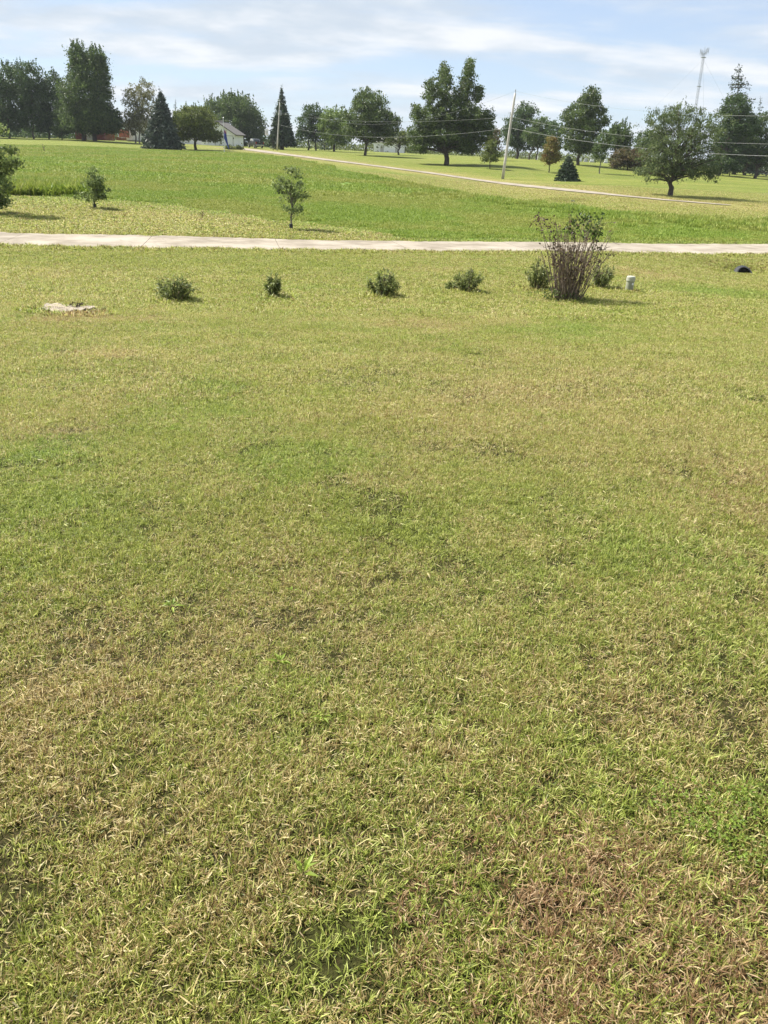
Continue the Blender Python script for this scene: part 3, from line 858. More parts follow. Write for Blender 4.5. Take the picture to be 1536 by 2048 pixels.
def build_lawn():
    P, pts = [], []
    cul = np.array([hit(1490, 538)[:2], hit(1141, 402)[:2]])
    P += [blade_patch(13000, .37, .0021, .027, (44, 25), thatch=.08, curl=.35, gaps=.11) for _ in range(4)]
    x, y = scatter(0.45, 6.5, 0.40)
    pts.append((x, y, rng.integers(0, 4, len(x)), rng.uniform(.9, 1.15, len(x))))
    P += [blade_patch(6400, .40, .0032, .032, (42, 24), thatch=.08, curl=.35, gaps=.16) for _ in range(4)]
    x, y = scatter(6.2, 15.0, 0.45)
    pts.append((x, y, rng.integers(4, 8, len(x)), rng.uniform(.9, 1.15, len(x))))
    P += [blade_patch(5000, .65, .0075, .045, (42, 22), thatch=.08, curl=.35, gaps=.3) for _ in range(3)]
    x, y = scatter(14.6, 33.5, 0.72, margin=2)
    rd = road_dist(x, y)
    k = (rd < -ROAD_HW - .58) & (np.hypot(x - cul[0, 0], y - cul[0, 1]) > .95)
    pts.append((x[k], y[k], rng.integers(8, 11, k.sum()), rng.uniform(.9, 1.15, k.sum())))
    # road edges
    P += [blade_patch(170, .2, .011, .075, (40, 22), thatch=.1) for _ in range(2)]
    xe = rng.uniform(-24, 34, 2600); sd_ = rng.choice([-1, 1], 2600)
    off = ROAD_HW + .02 + .09 * np.sin(xe * 2.7 + sd_) * np.sin(xe * .9) + rng.uniform(0, .85, 2600) ** 1.3
    sl = np.polyval(np.polyder(_rc), xe); q = np.hypot(1, sl)
    ye = road_y(xe) + sd_ * off / q; xx = xe - sl / q * sd_ * off
    pts.append((xx, ye, rng.integers(11, 13, 2600), rng.uniform(.8, 1.3, 2600)))
    for kk in range(2):
        px, py = rng.uniform(-1.5, 1.5, 700), rng.uniform(-1.5, 1.5, 700)
        ay, yaw_ = CULV[kk][1] - .5, (math.radians(78), math.radians(70))[kk]
        al = (px + cul[kk, 0] - CULV[kk][0]) * math.cos(yaw_) + (py + cul[kk, 1] - ay) * math.sin(yaw_)
        ac = np.abs(-(px + cul[kk, 0] - CULV[kk][0]) * math.sin(yaw_) + (py + cul[kk, 1] - ay) * math.cos(yaw_))
        k = ((ac > .46) | (al < -.32) | (al > 1.3)) & (road_dist(px + cul[kk, 0], py + cul[kk, 1]) < -ROAD_HW - .1 if kk == 0 else True)
        pts.append((px[k] + cul[kk, 0], py[k] + cul[kk, 1], rng.integers(11, 13, k.sum()), rng.uniform(.8, 1.1, k.sum())))
    q = hit(134, 624); aa = rng.uniform(0, 6.28, 70); rr_ = rng.uniform(.50, .66, 70)
    pts.append((q[0] + rr_ * np.cos(aa), q[1] + .75 * rr_ * np.sin(aa), rng.integers(11, 13, 70), rng.uniform(.7, 1.1, 70)))
    for pu, pv in PEONY_PX:
        q = hit(pu, pv); aa = rng.uniform(0, 6.28, 16); rr_ = rng.uniform(.15, .4, 16)
        pts.append((q[0] + rr_ * np.cos(aa), q[1] + rr_ * np.sin(aa), rng.integers(11, 13, 16), rng.uniform(.8, 1.4, 16)))
    # verge beyond the road and the mown bank beside the driveway
    P += [blade_patch(2600, 1.3, .022, .055, (46, 22), thatch=.08) for _ in range(3)]
    x, y = scatter(30, 95, 1.35, half=.6, margin=4)
    k = (np.hypot(x - cul[1, 0], y - cul[1, 1]) > 1.6) & (road_dist(x, y) > ROAD_HW + 1.2) & (meadow_w(x, y) < .3) & (seg_dist(x, y, DRIVE) > 2.9)
    pts.append((x[k], y[k], rng.integers(13, 16, k.sum()), rng.uniform(.85, 1.2, k.sum())))
    grass_object('lawn_grass', MAT['blade'], P, pts, 'short mown lawn grass, green mixed with dry straw, filling the foreground')
    P, pts = [], []
    P += [blade_patch(2200, .8, .017, .11, (40, 20), tufts=.25) for _ in range(3)]
    x, y = scatter(33, 62, .95, half=.6, margin=4)
    k = (meadow_w(x, y) > .45) & (road_dist(x, y) > ROAD_HW + 1.0)
    pts.append((x[k], y[k], rng.integers(0, 3, k.sum()), rng.uniform(.7, 1.25, k.sum())))
    P += [blade_patch(2200, 1.6, .036, .14, (40, 20), tufts=.25) for _ in range(3)]
    x, y = scatter(60, 150, 1.9, half=.62, margin=4)
    k = meadow_w(x, y) > .5
    pts.append((x[k], y[k], rng.integers(3, 6, k.sum()), rng.uniform(.7, 1.25, k.sum())))
    # denser, taller tussocks along the upper edge and in the wet hollow at right
    P += [blade_patch(420, .5, .024, .26, (28, 16), tufts=.3) for _ in range(2)]
    sx = rng.uniform(-.05, .6, 420); hi = np.interp(sx, *HI); yy = hi - rng.exponential(2.2, 420) - 1.0
    k = road_dist(sx * yy, yy) > ROAD_HW + 1.2
    sx, yy = sx[k], yy[k]
    pts.append((sx * yy, yy, rng.integers(6, 8, len(yy)), rng.uniform(.7, 1.2, len(yy))))
    q = np.array([hit(u, v) for u, v in zip(rng.uniform(20, 168, 150), rng.uniform(380, 390, 150))])
    pts.append((q[:, 0], q[:, 1], rng.integers(6, 8, 150), rng.uniform(1.3, 2.0, 150)))
    grass_object('meadow_grass', MAT['meadow'], P, pts, 'tall bright green meadow grass on the slope beyond the road')


build_lawn()

# ------------------------------------------------------------------ trees
def leaves(C, size, outdir=None, upb=0.3, aspect=0.62, droop=0.0, fold=0.25):
    """kite-shaped leaf faces at places C; returns V, F"""
    n = len(C)
    d = rng.normal(0, 1, (n, 3)); d[:, 2] -= droop
    if outdir is not None: d = d + outdir
    d /= np.linalg.norm(d, axis=1, keepdims=True)
    nn = rng.normal(0, 1, (n, 3)); nn[:, 2] += upb
    s = np.cross(d, nn); s /= np.linalg.norm(s, axis=1, keepdims=True) + 1e-9
    nn = np.cross(s, d)
    L = (size * np.exp(rng.normal(0, .25, n)))[:, None]
    w = L * aspect * 0.5
    mid = C + d * L * 0.05
    V = np.stack([C - d * L * .5, mid + s * w + nn * L * fold * .5, C + d * L * .5, mid - s * w + nn * L * fold * .5], 1).reshape(-1, 3)
    i = np.arange(n) * 4
    F = np.concatenate([np.stack([i, i + 1, i + 2], -1), np.stack([i, i + 2, i + 3], -1)])
    return V, F


def crown_obj(root, base, groups, mat, name='crown', **kw):
    """groups: list of (C (n,3) world, size, clu value array, outdir)"""
    Vs, Fs, R, K = [], [], [], []
    n = 0
    for C, size, clu, od in groups:
        V, F = leaves(C, size, od, **kw)
        Vs.append(V); Fs.append(F + n); n += len(V)
        R.append(np.repeat(rng.beta(1.7, 1.7, len(C)), 4)); K.append(np.repeat(np.broadcast_to(clu, (len(C),)), 4))
    me = mesh_np(name, np.concatenate(Vs) - base, [np.concatenate(Fs)], mat, {'rnd': np.concatenate(R), 'clu': np.concatenate(K)})
    return link(name, me, root)


def bent(a, b, sag=0.0, n=5, wob=0.0):
    t = np.linspace(0, 1, n)[:, None]
    P = a + (b - a) * t
    P[:, 2] += sag * np.sin(np.pi * t[:, 0])
    if wob: P[1:-1] += rng.normal(0, wob, (n - 2, 3))
    return P


def tree(name, label, u, v, D, blobs, mat, bark='bark', leafpx=3.2, dens=.86, cl_px=7.2, trunk_px=None, trunks=None, cat='tree', group=None,
         droop=0.0, shoots=0, guard=False, limbs=34, loose=0.5, aspect=.62, upright=0.0, minleaf=0.0, snap=True):
    """a tree seen at base pixel (u, v); blobs are (u, v, ru, rv) lobes of its crown, given real depth"""
    base = at(u, v, D)
    if snap:
        base[2] = gz(base[0], base[1]) - 0.02
    root = empty(name, base, label, cat, group)
    mpp = np.linalg.norm(at(u + 1, v, D) - at(u, v, D))
    E = []
    wid = max(b[0] + b[2] for b in blobs) - min(b[0] - b[2] for b in blobs)
    for bu, bv, ru, rv in blobs:
        c = at(bu, bv, D)
        rx = np.linalg.norm(at(bu + ru, bv, D) - c); rz = abs(at(bu, bv - rv, D)[2] - c[2])
        ry = min(rx * 1.05 + 0.12 * wid * mpp, 0.55 * wid * mpp)
        c[1] += rng.uniform(-.12, .12) * wid * mpp
        E.append((c, np.array([rx, ry, rz])))
    cs = cl_px * mpp
    groups = []; tips = []
    ls = max(leafpx * mpp, minleaf)
    allc = []
    for c, r in E:
        vol = r[0] * r[1] * r[2]
        ncl = int(max(5, dens * 3.4 * (r[0] * r[2] + r[0] * r[1] + r[1] * r[2]) / (cs * cs)))
        q = rng.normal(0, 1, (ncl, 3)); q /= np.linalg.norm(q, axis=1, keepdims=True)
        rad = rng.uniform(.35, 1.0, ncl) ** .6 * (1 + loose * rng.normal(0, .14, ncl))
        P = c + q * rad[:, None] * r
        P = P[P[:, 2] > base[2] + .25 * ls]
        allc.append(P)
    for P in allc:
        for p in P:
            k = int(rng.integers(16, 30))
            sc = cs * rng.uniform(.55, 1.15)
            C = p + rng.normal(0, 1, (k, 3)) * np.array([sc * .52, sc * .52, sc * (.38 + .3 * upright)])
            groups.append((C, ls, rng.uniform(0, 1), None))
    if shoots:
        tops = sorted(E, key=lambda e: -(e[0][2] + e[1][2]))[:max(3, len(E) // 2)]
        for _ in range(shoots):
            c, r = tops[rng.integers(len(tops))]
            a = rng.uniform(0, 2 * np.pi); q = math.sqrt(rng.uniform(0, 1)) * .85
            p0 = c + np.array([r[0] * q * math.cos(a), r[1] * q * math.sin(a), r[2] * math.sqrt(1 - q * q) * .85])
            Lh = rng.uniform(7, 17) * mpp
            t = rng.uniform(0, 1, 26)
            C = p0 + np.outer(t, np.array([rng.normal(0, .18), rng.normal(0, .18), 1.0]) * Lh) + rng.normal(0, ls * .35, (26, 3)) * (1 - t * .7)[:, None]
            groups.append((C, ls * .8, rng.uniform(0, 1), np.tile([0, 0, 1.3], (26, 1))))
    crown_obj(root, base, groups, mat if not isinstance(mat, str) else MAT[mat], droop=droop, aspect=aspect)
    # trunk and limbs
    T = Tubes()
    tr = (trunk_px or max(2.2, wid * .045)) * mpp * .5
    ctr = sum(e[0] * e[1].prod() for e in E) / sum(e[1].prod() for e in E)
    topz = max(e[0][2] + e[1][2] for e in E); topz = ctr[2] + .3 * (topz - ctr[2])
    mains = []
    for tu in (trunks or [u]):
        b0 = at(tu, v, D); b0[2] = gz(b0[0], b0[1]) - .15
        tp = np.array([ctr[0] * .6 + b0[0] * .4, ctr[1], topz])
        P = bent(b0, tp, 0, 8, tr * .5)
        P[0] = b0
        rr = tr * np.linspace(1, .16, 8); rr[0] *= 1.35
        P = np.insert(P, 1, P[0] + (P[1] - P[0]) * .18, 0); rr = np.insert(rr, 1, tr * 1.0)
        T.add(P, rr, 9); mains.append((P, rr))
    cand = np.concatenate(allc)
    order = rng.permutation(len(cand))[:limbs]
    for i in order:
        p = cand[i]
        P, rr = mains[rng.integers(len(mains))]
        h = np.clip((p[2] - base[2]) * rng.uniform(.45, .8), (P[:, 2].min() - base[2]) + .3 * (ctr[2] - base[2]), P[-1, 2] - base[2]) + base[2]
        s0 = np.array([np.interp(h, P[:, 2], P[:, k]) for k in range(3)])
        r0 = np.interp(h, P[:, 2], rr) * rng.uniform(.35, .6)
        T.add(bent(s0, p, .06 * np.linalg.norm(p - s0), 5, .02 * np.linalg.norm(p - s0)), r0 * np.linspace(1, .2, 5), 5)
    link('trunk', T.mesh('trunk', MAT[bark], base), root)
    if guard:
        mb = MB(); h = .22
        mb.lathe([(tr * 1.9, 0), (tr * 1.8, h), (tr * 1.5, h)], 12)
        mb.build('trunk_guard', MAT['black_plastic'], root)
    return root


def conifer(name, label, u, v, ut, vt, hw, D, mat, whorls=16, per=13, droop=.25, dens=1.0, sparse=False, skirt=.04, spray=.2, power=.85, cat='tree', group=None, trunk_px=3):
    base = at(u, v, D); base[2] = gz(base[0], base[1]) - .02
    top = at(ut, vt, D); H = top[2] - base[2]
    mpp = np.linalg.norm(at(u + 1, v, D) - at(u, v, D)); R0 = hw * mpp
    root = empty(name, base, label, cat, group)
    axis = (top - base) / H
    G = []; T = Tubes()
    T.add(bent(base - [0, 0, .1], top, 0, 6), trunk_px * mpp * .5 * np.linspace(1.1, .12, 6), 7)
    for i in range(whorls):
        f = (i + rng.uniform(-.3, .3) * (2.5 if sparse else 1)) / whorls
        h = (skirt + (1 - skirt) * f) * H
        R = R0 * max(.03, (1 - max(f, 0))) ** power
        nb = max(5, int(per * (.45 + .55 * (1 - f))))
        a0 = rng.uniform(0, 6.28)
        for b in range(nb):
            a = a0 + 6.28 * b / nb + rng.normal(0, .12)
            Rb = R * (rng.uniform(.55, 1.3) if sparse else rng.uniform(.70, 1.16))
            o = np.array([math.cos(a), math.sin(a), 0])
            ks = int(max(3, dens * (4 + 13 * (1 - f))))
            t = rng.uniform(.15, 1, ks) ** .7
            C = base + axis * h + np.outer(t * Rb, o)
            C[:, 2] += -droop * Rb * t + .16 * Rb * t ** 3 + rng.normal(0, .018 * H, ks)
            C += np.cross(o, [0, 0, 1]) * (rng.normal(0, .16, ks) * Rb * (.4 + .6 * t))[:, None]
            sz = spray * R0 * (.55 + .45 * (1 - f))
            G.append((C, sz, rng.uniform(0, 1), np.tile(o * 1.6 + [0, 0, -.35], (ks, 1))))
            if sparse:
                e = base + axis * h + o * Rb; e[2] += -droop * Rb * .7
                T.add(bent(base + axis * h, e, .05 * Rb, 4), .25 * trunk_px * mpp * (1 - f * .7) * np.linspace(1, .2, 4), 4)
    kk = max(12, int(14 * dens))
    G.append((top + rng.normal(0, .012 * H, (kk, 3)) * [1, 1, 2.2] - [0, 0, .015 * H], spray * R0 * .45, .6, np.tile([0, 0, 1.5], (kk, 1))))
    crown_obj(root, base, G, MAT[mat], aspect=.42)
    link('trunk', T.mesh('trunk', MAT['bark'], base), root)
    return root


def build_trees():
    WOOD = 'row of dark shade trees at far left'
    tree('shade_tree', 'dark broad tree cut by the left frame edge at the end of the tree row', -40, 279, 196, [(-45, 190, 45, 50), (-40, 235, 50, 32)], 'leaf_dark', group=WOOD)
    tree('shade_tree', 'dark rounded tree at far left with its trunk bare near the ground', 20, 279, 192, [(14, 165, 34, 40), (22, 205, 44, 40), (12, 238, 42, 26)], 'leaf_dark', group=WOOD, upright=.5, shoots=24)
    tree('shade_tree', 'tallest of the dark trees in the left row, second from its right end', 68, 279, 190, [(60, 158, 28, 34), (70, 195, 38, 40), (68, 236, 34, 28)], 'leaf_dark', group=WOOD, upright=.5, shoots=24)
    tree('shade_tree', 'dark tree directly left of the huge egg-shaped maple', 98, 278, 194, [(106, 172, 18, 28), (100, 210, 30, 36), (106, 246, 26, 24)], 'leaf_dark', group=WOOD, upright=.5, shoots=24)
    tree('young_tree', 'small dark tree low against the left flank of the huge maple', 124, 279, 187, [(124, 228, 15, 28), (124, 256, 19, 16)], 'leaf_maple')
    tree('maple_tree', 'huge egg-shaped dark green maple with two trunks beside the red shed', 176, 283, 185,
         [(158, 118, 17, 26), (192, 122, 17, 24), (176, 146, 42, 36), (174, 188, 50, 42), (168, 228, 44, 32), (200, 232, 42, 32), (222, 245, 22, 22), (180, 250, 50, 16)], 'leaf_maple', trunks=[168, 190], trunk_px=9, upright=.5, dens=1.15, limbs=40, shoots=60)
    tree('birch_tree', 'thin grey-leaved birch with open crown in front of the house gable', 276, 285, 186,
         [(262, 190, 13, 18), (287, 181, 19, 20), (268, 222, 20, 24), (292, 212, 18, 26), (278, 245, 26, 22), (258, 250, 10, 18)], 'leaf_grey', trunks=[271, 279], dens=.62, loose=1.4, leafpx=3.0, cl_px=7, trunk_px=3.2, bark='bark_grey', limbs=40, droop=.8)
    conifer('blue_spruce', 'full blue-grey spruce with branches to the ground by the house', 325, 299, 321, 183, 39, 155, 'needle_blue', whorls=24, per=20, dens=2.2, droop=.3, spray=.2, power=.72)
    conifer('spruce_tree', 'slim dark conifer tip showing behind the blue spruce', 350, 293, 351, 199, 15, 176, 'needle_green', whorls=12, per=9)
    tree('round_tree', 'low round olive tree on the lawn in front of the garage', 392, 300, 160, [(392, 240, 44, 25), (372, 256, 33, 24), (411, 265, 26, 18), (388, 231, 30, 16), (430, 272, 13, 11)], 'leaf_olive', trunk_px=6, shoots=22, dens=1.1)
    tree('shade_tree', 'broad green tree rising behind the white garage roof', 487, 294, 226, [(428, 222, 24, 22), (458, 212, 28, 22), (486, 222, 30, 28), (507, 248, 22, 30), (470, 248, 42, 30), (512, 272, 14, 16)], 'leaf_maple', shoots=46, upright=.8, trunk_px=9)
    conifer('spruce_tree', 'pointed dark spruce directly behind the far utility pole', 564, 297, 563, 176, 28, 190, 'needle_green', whorls=22, per=15, dens=1.8, skirt=.13, trunk_px=8, spray=.24)
    conifer('spruce_tree', 'shorter spruce leaning on the left side of the pointed spruce', 550, 297, 552, 207, 15, 194, 'needle_green', whorls=12, per=10)
    tree('park_tree', 'medium dark tree right of the pointed spruce with two thin trunks', 618, 299.5, 200, [(627, 226, 20, 18), (613, 246, 18, 22), (632, 262, 24, 22), (604, 268, 12, 16)], 'leaf_dark', trunks=[616, 632], loose=.6, trunk_px=3.5)
    conifer('spruce_tree', 'dark conifer squeezed between two leafy trees left of centre', 649, 299, 649, 212, 14, 216, 'needle_green', whorls=12, per=10)
    tree('park_tree', 'lighter yellow-green tree left of the round dark park tree', 668, 303, 196, [(668, 238, 30, 22), (658, 258, 26, 22), (692, 254, 20, 28), (674, 276, 28, 14)], 'leaf_light', trunk_px=5, shoots=8)
    tree('park_tree', 'large round dark tree with a single straight trunk left of the tall oak', 730, 311, 166, [(738, 203, 35, 26), (722, 228, 34, 26), (757, 238, 34, 26), (738, 264, 46, 20), (706, 262, 18, 20), (776, 256, 20, 18), (791, 243, 9, 9)], 'leaf_oak', trunk_px=6, loose=.7, limbs=40)
    tree('crab_tree', 'small low tree with reddish trunk in front of the far white building', 798, 302, 186, [(797, 274, 26, 13), (815, 282, 12, 9), (780, 282, 12, 9)], 'leaf_olive', trunk_px=4)
    tree('oak_tree', 'tall oak in the park with two leafy spires and a thick dark trunk', 893, 330, 135,
         [(939, 134, 8, 20), (936, 160, 13, 26), (926, 187, 17, 24), (889, 148, 10, 22), (886, 178, 17, 28), (861, 183, 13, 26), (957, 186, 11, 18), (905, 226, 44, 34), (858, 238, 31, 28), (946, 238, 34, 28),
          (833, 226, 9, 17), (971, 243, 16, 20), (890, 268, 58, 26), (845, 272, 30, 20), (936, 273, 44, 24), (979, 260, 10, 13), (838, 294, 18, 12), (930, 296, 26, 10)],
         'leaf_oak', trunk_px=11, loose=1.3, dens=.78, cl_px=7, limbs=90)
    tree('rust_tree', 'small tree with rust-brown top hidden between the oak and the leaning pole', 992, 314, 166, [(988, 272, 13, 16), (985, 292, 17, 18)], 'leaf_rust')
    tree('young_tree', 'spindly green sapling standing just left of the leaning utility pole', 980, 337, 124, [(982, 293, 13, 13), (974, 315, 12, 9), (989, 312, 11, 11)], 'leaf_olive', trunk_px=2.2, loose=.5, limbs=12)
    tree('park_tree', 'dark tree directly behind the top of the leaning utility pole', 1033, 318, 202, [(1050, 224, 23, 18), (1040, 248, 29, 23), (1025, 270, 24, 23), (1046, 284, 27, 18)], 'leaf_dark', loose=.6, trunk_px=6)
    tree('park_tree', 'lower broad tree with two trunks right of the leaning utility pole', 1082, 319, 190, [(1086, 254, 25, 20), (1066, 270, 24, 20), (1092, 282, 26, 18)], 'leaf_maple', trunks=[1058, 1072], trunk_px=3.5)
    tree('park_tree', 'dark bushy tree behind the rusty teardrop tree', 1112, 323, 182, [(1112, 262, 18, 24), (1110, 288, 18, 18)], 'leaf_dark')
    tree('ornamental_tree', 'small teardrop tree turning rusty gold on a thin stem', 1098, 345, 124, [(1103, 284, 9, 11), (1102, 298, 14, 13), (1101, 314, 18, 13)], 'leaf_brown', trunk_px=2.6, dens=1.5, limbs=8, cl_px=6)
    tree('park_tree', 'tall full tree with stepped crown right of the teardrop tree', 1156, 330, 150, [(1182, 190, 16, 17), (1176, 213, 29, 24), (1148, 234, 28, 23), (1192, 238, 25, 28), (1160, 266, 41, 28), (1166, 294, 38, 13)], 'leaf_oak', loose=.6, trunk_px=7, limbs=40)
    tree('young_tree', 'vase-shaped green young tree on a thin pale stem before the hedge', 1200, 341, 125, [(1209, 281, 16, 22), (1201, 305, 15, 17)], 'leaf_maple', bark='bark_grey', trunk_px=2.6, limbs=10)
    tree('park_tree', 'wispy tree with long upright shoots behind the rusty hedge', 1226, 331, 156, [(1240, 264, 19, 17), (1231, 280, 26, 23), (1250, 284, 17, 18)], 'leaf_maple', shoots=26, upright=.6)
    conifer('dwarf_spruce', 'squat dark green spruce bush on the open park lawn', 1135, 363, 1138, 312, 23, 105, 'needle_green', whorls=16, per=20, dens=2.6, skirt=.04, power=.6, spray=.24, cat='shrub')
    tree('rusty_hedge', 'wide rust-tinged hedge clump behind the loose-crowned tree', 1255, 339, 142, [(1238, 320, 18, 17), (1272, 318, 22, 20), (1255, 310, 24, 12)], 'leaf_rust', cat='hedge', dens=1.3, limbs=8)
    tree('park_tree', 'dark tree peeping out at the left behind the loose-crowned tree', 1300, 334, 166, [(1292, 280, 20, 20), (1284, 300, 14, 14), (1310, 290, 20, 24)], 'leaf_dark')
    tree('willow_tree', 'wide loose-crowned tree with drooping branches nearest on the right lawn', 1340, 392, 82,
         [(1368, 230, 33, 22), (1325, 248, 33, 25), (1402, 258, 40, 34), (1350, 282, 58, 34), (1308, 308, 35, 26), (1402, 308, 38, 30), (1300, 342, 28, 17), (1388, 342, 32, 15), (1338, 332, 36, 28), (1422, 344, 14, 20)],
         'leaf_willow', trunk_px=11, loose=1.9, leafpx=4.2, cl_px=8.5, droop=1.1, aspect=.34, dens=.5, limbs=110, shoots=30)
    tree('park_tree', 'big dark tree behind and right of the loose-crowned tree', 1434, 351, 150, [(1470, 214, 29, 28), (1482, 252, 31, 28), (1455, 268, 30, 30), (1472, 306, 36, 26), (1446, 325, 30, 16)], 'leaf_dark', loose=.5, trunk_px=9, limbs=34)
    conifer('spruce_tree', 'tall sparse spruce poking above the trees near the right edge', 1470, 342, 1478, 138, 56, 172, 'needle_green', whorls=30, per=9, dens=1.9, sparse=True, droop=.06, spray=.12, trunk_px=7, power=.6)
    conifer('spruce_tree', 'pointed conifer top second from the right edge', 1516, 345, 1521, 196, 26, 178, 'needle_green', whorls=15, per=11)
    tree('park_tree', 'green tree at the right frame edge with a short dark trunk', 1511, 349, 150, [(1540, 250, 30, 30), (1526, 296, 32, 26), (1535, 318, 34, 16)], 'leaf_maple', trunk_px=7)
    tree('park_tree', 'dark full tree filling the gap between the big right tree and the edge', 1490, 348, 168, [(1496, 262, 24, 26), (1490, 300, 26, 26), (1506, 322, 20, 14)], 'leaf_dark', trunk_px=6)
    tree('dark_shrub', 'dark shrub in shade under the big tree at right', 1458, 350, 156, [(1456, 332, 17, 14), (1478, 336, 10, 8)], 'leaf_dark', cat='shrub', limbs=6)
    # nearer young trees
    tree('left_edge_tree', 'leafy tree cut off by the left frame edge beyond the road', -8, 428, 36.5, [(-30, 290, 24, 34), (-8, 330, 22, 26), (-26, 370, 36, 30), (-6, 398, 18, 18), (18, 302, 12, 8), (22, 326, 10, 8), (12, 372, 9, 8), (-8, 258, 9, 12)],
         'leaf_sapling', leafpx=6.5, cl_px=13, dens=.6, loose=1.0, trunk_px=7, cat='tree', limbs=40)
    tree('sapling', 'small full sapling with dark trunk base beside the reeds', 190, 417, 40, [(187, 342, 9, 12), (187, 362, 18, 12), (196, 376, 20, 10), (186, 390, 27, 10), (204, 365, 10, 9)], 'leaf_sapling', leafpx=4.6, cl_px=8, dens=.34, loose=1.4, trunk_px=3.4, guard=True, limbs=34)
    tree('sapling', 'taller airy sapling with bare lower stem beside the road', 582, 458, 36.5, [(590, 346, 16, 11), (570, 366, 20, 13), (592, 374, 20, 14), (580, 393, 19, 12), (604, 391, 12, 12), (560, 380, 12, 8), (594, 420, 14, 6), (572, 416, 10, 5)],
         'leaf_sapling', bark='bark_grey', leafpx=4.4, cl_px=8, dens=.27, loose=1.2, trunk_px=4.0, guard=True, limbs=46)
    # foundation shrubs by the garage
    for k, (u, v, r, lb) in enumerate([(458, 299.5, 7, 'round clipped shrub nearest the garage door'), (466, 300.5, 6, 'middle one of three round shrubs beside the driveway'), (477, 301, 8, 'largest of three round shrubs, at the driveway edge')]):
        tree('garden_shrub', lb, u, v, 172, [(u, v - r * .55, r, r * .55)], 'leaf_olive', cat='shrub', group='shrubs by the garage', limbs=5, trunk_px=1.5, leafpx=2.6, cl_px=5, dens=1.3)


build_trees()


def far_wood(rows, mat, name, label):
    """distant hedgerow that closes the view"""
    G = []
    for u0, u1, D, hm in rows:
        for u in np.arange(u0, u1, 3.0):
            c = at(u, 300, D * rng.uniform(.97, 1.05)); g0 = gz(c[0], c[1])
            h = hm * rng.uniform(.6, 1.15)
            k = 40
            C = np.stack([c[0] + rng.normal(0, .9, k), c[1] + rng.normal(0, 1.2, k), g0 + rng.uniform(0, 1, k) * h], -1)
            G.append((C, .6, rng.uniform(0, 1), None))
    tag(crown_obj(None, np.zeros(3), G, MAT[mat], name=name), label, 'hedgerow', None, 'stuff')


far_wood([(520, 840, 270, 2.6), (820, 1330, 300, 2.6), (1250, 1650, 320, 3.0)], 'leaf_olive', 'far_hedgerow', 'low far-off hedgerow closing the view behind the park trees')
far_wood([(-120, 262, 224, 4.6), (-120, 160, 212, 3.2), (350, 420, 226, 3.0), (480, 560, 232, 3.4)], 'leaf_dark', 'dark_thicket', 'dark thicket filling the shade behind the left tree row and house')


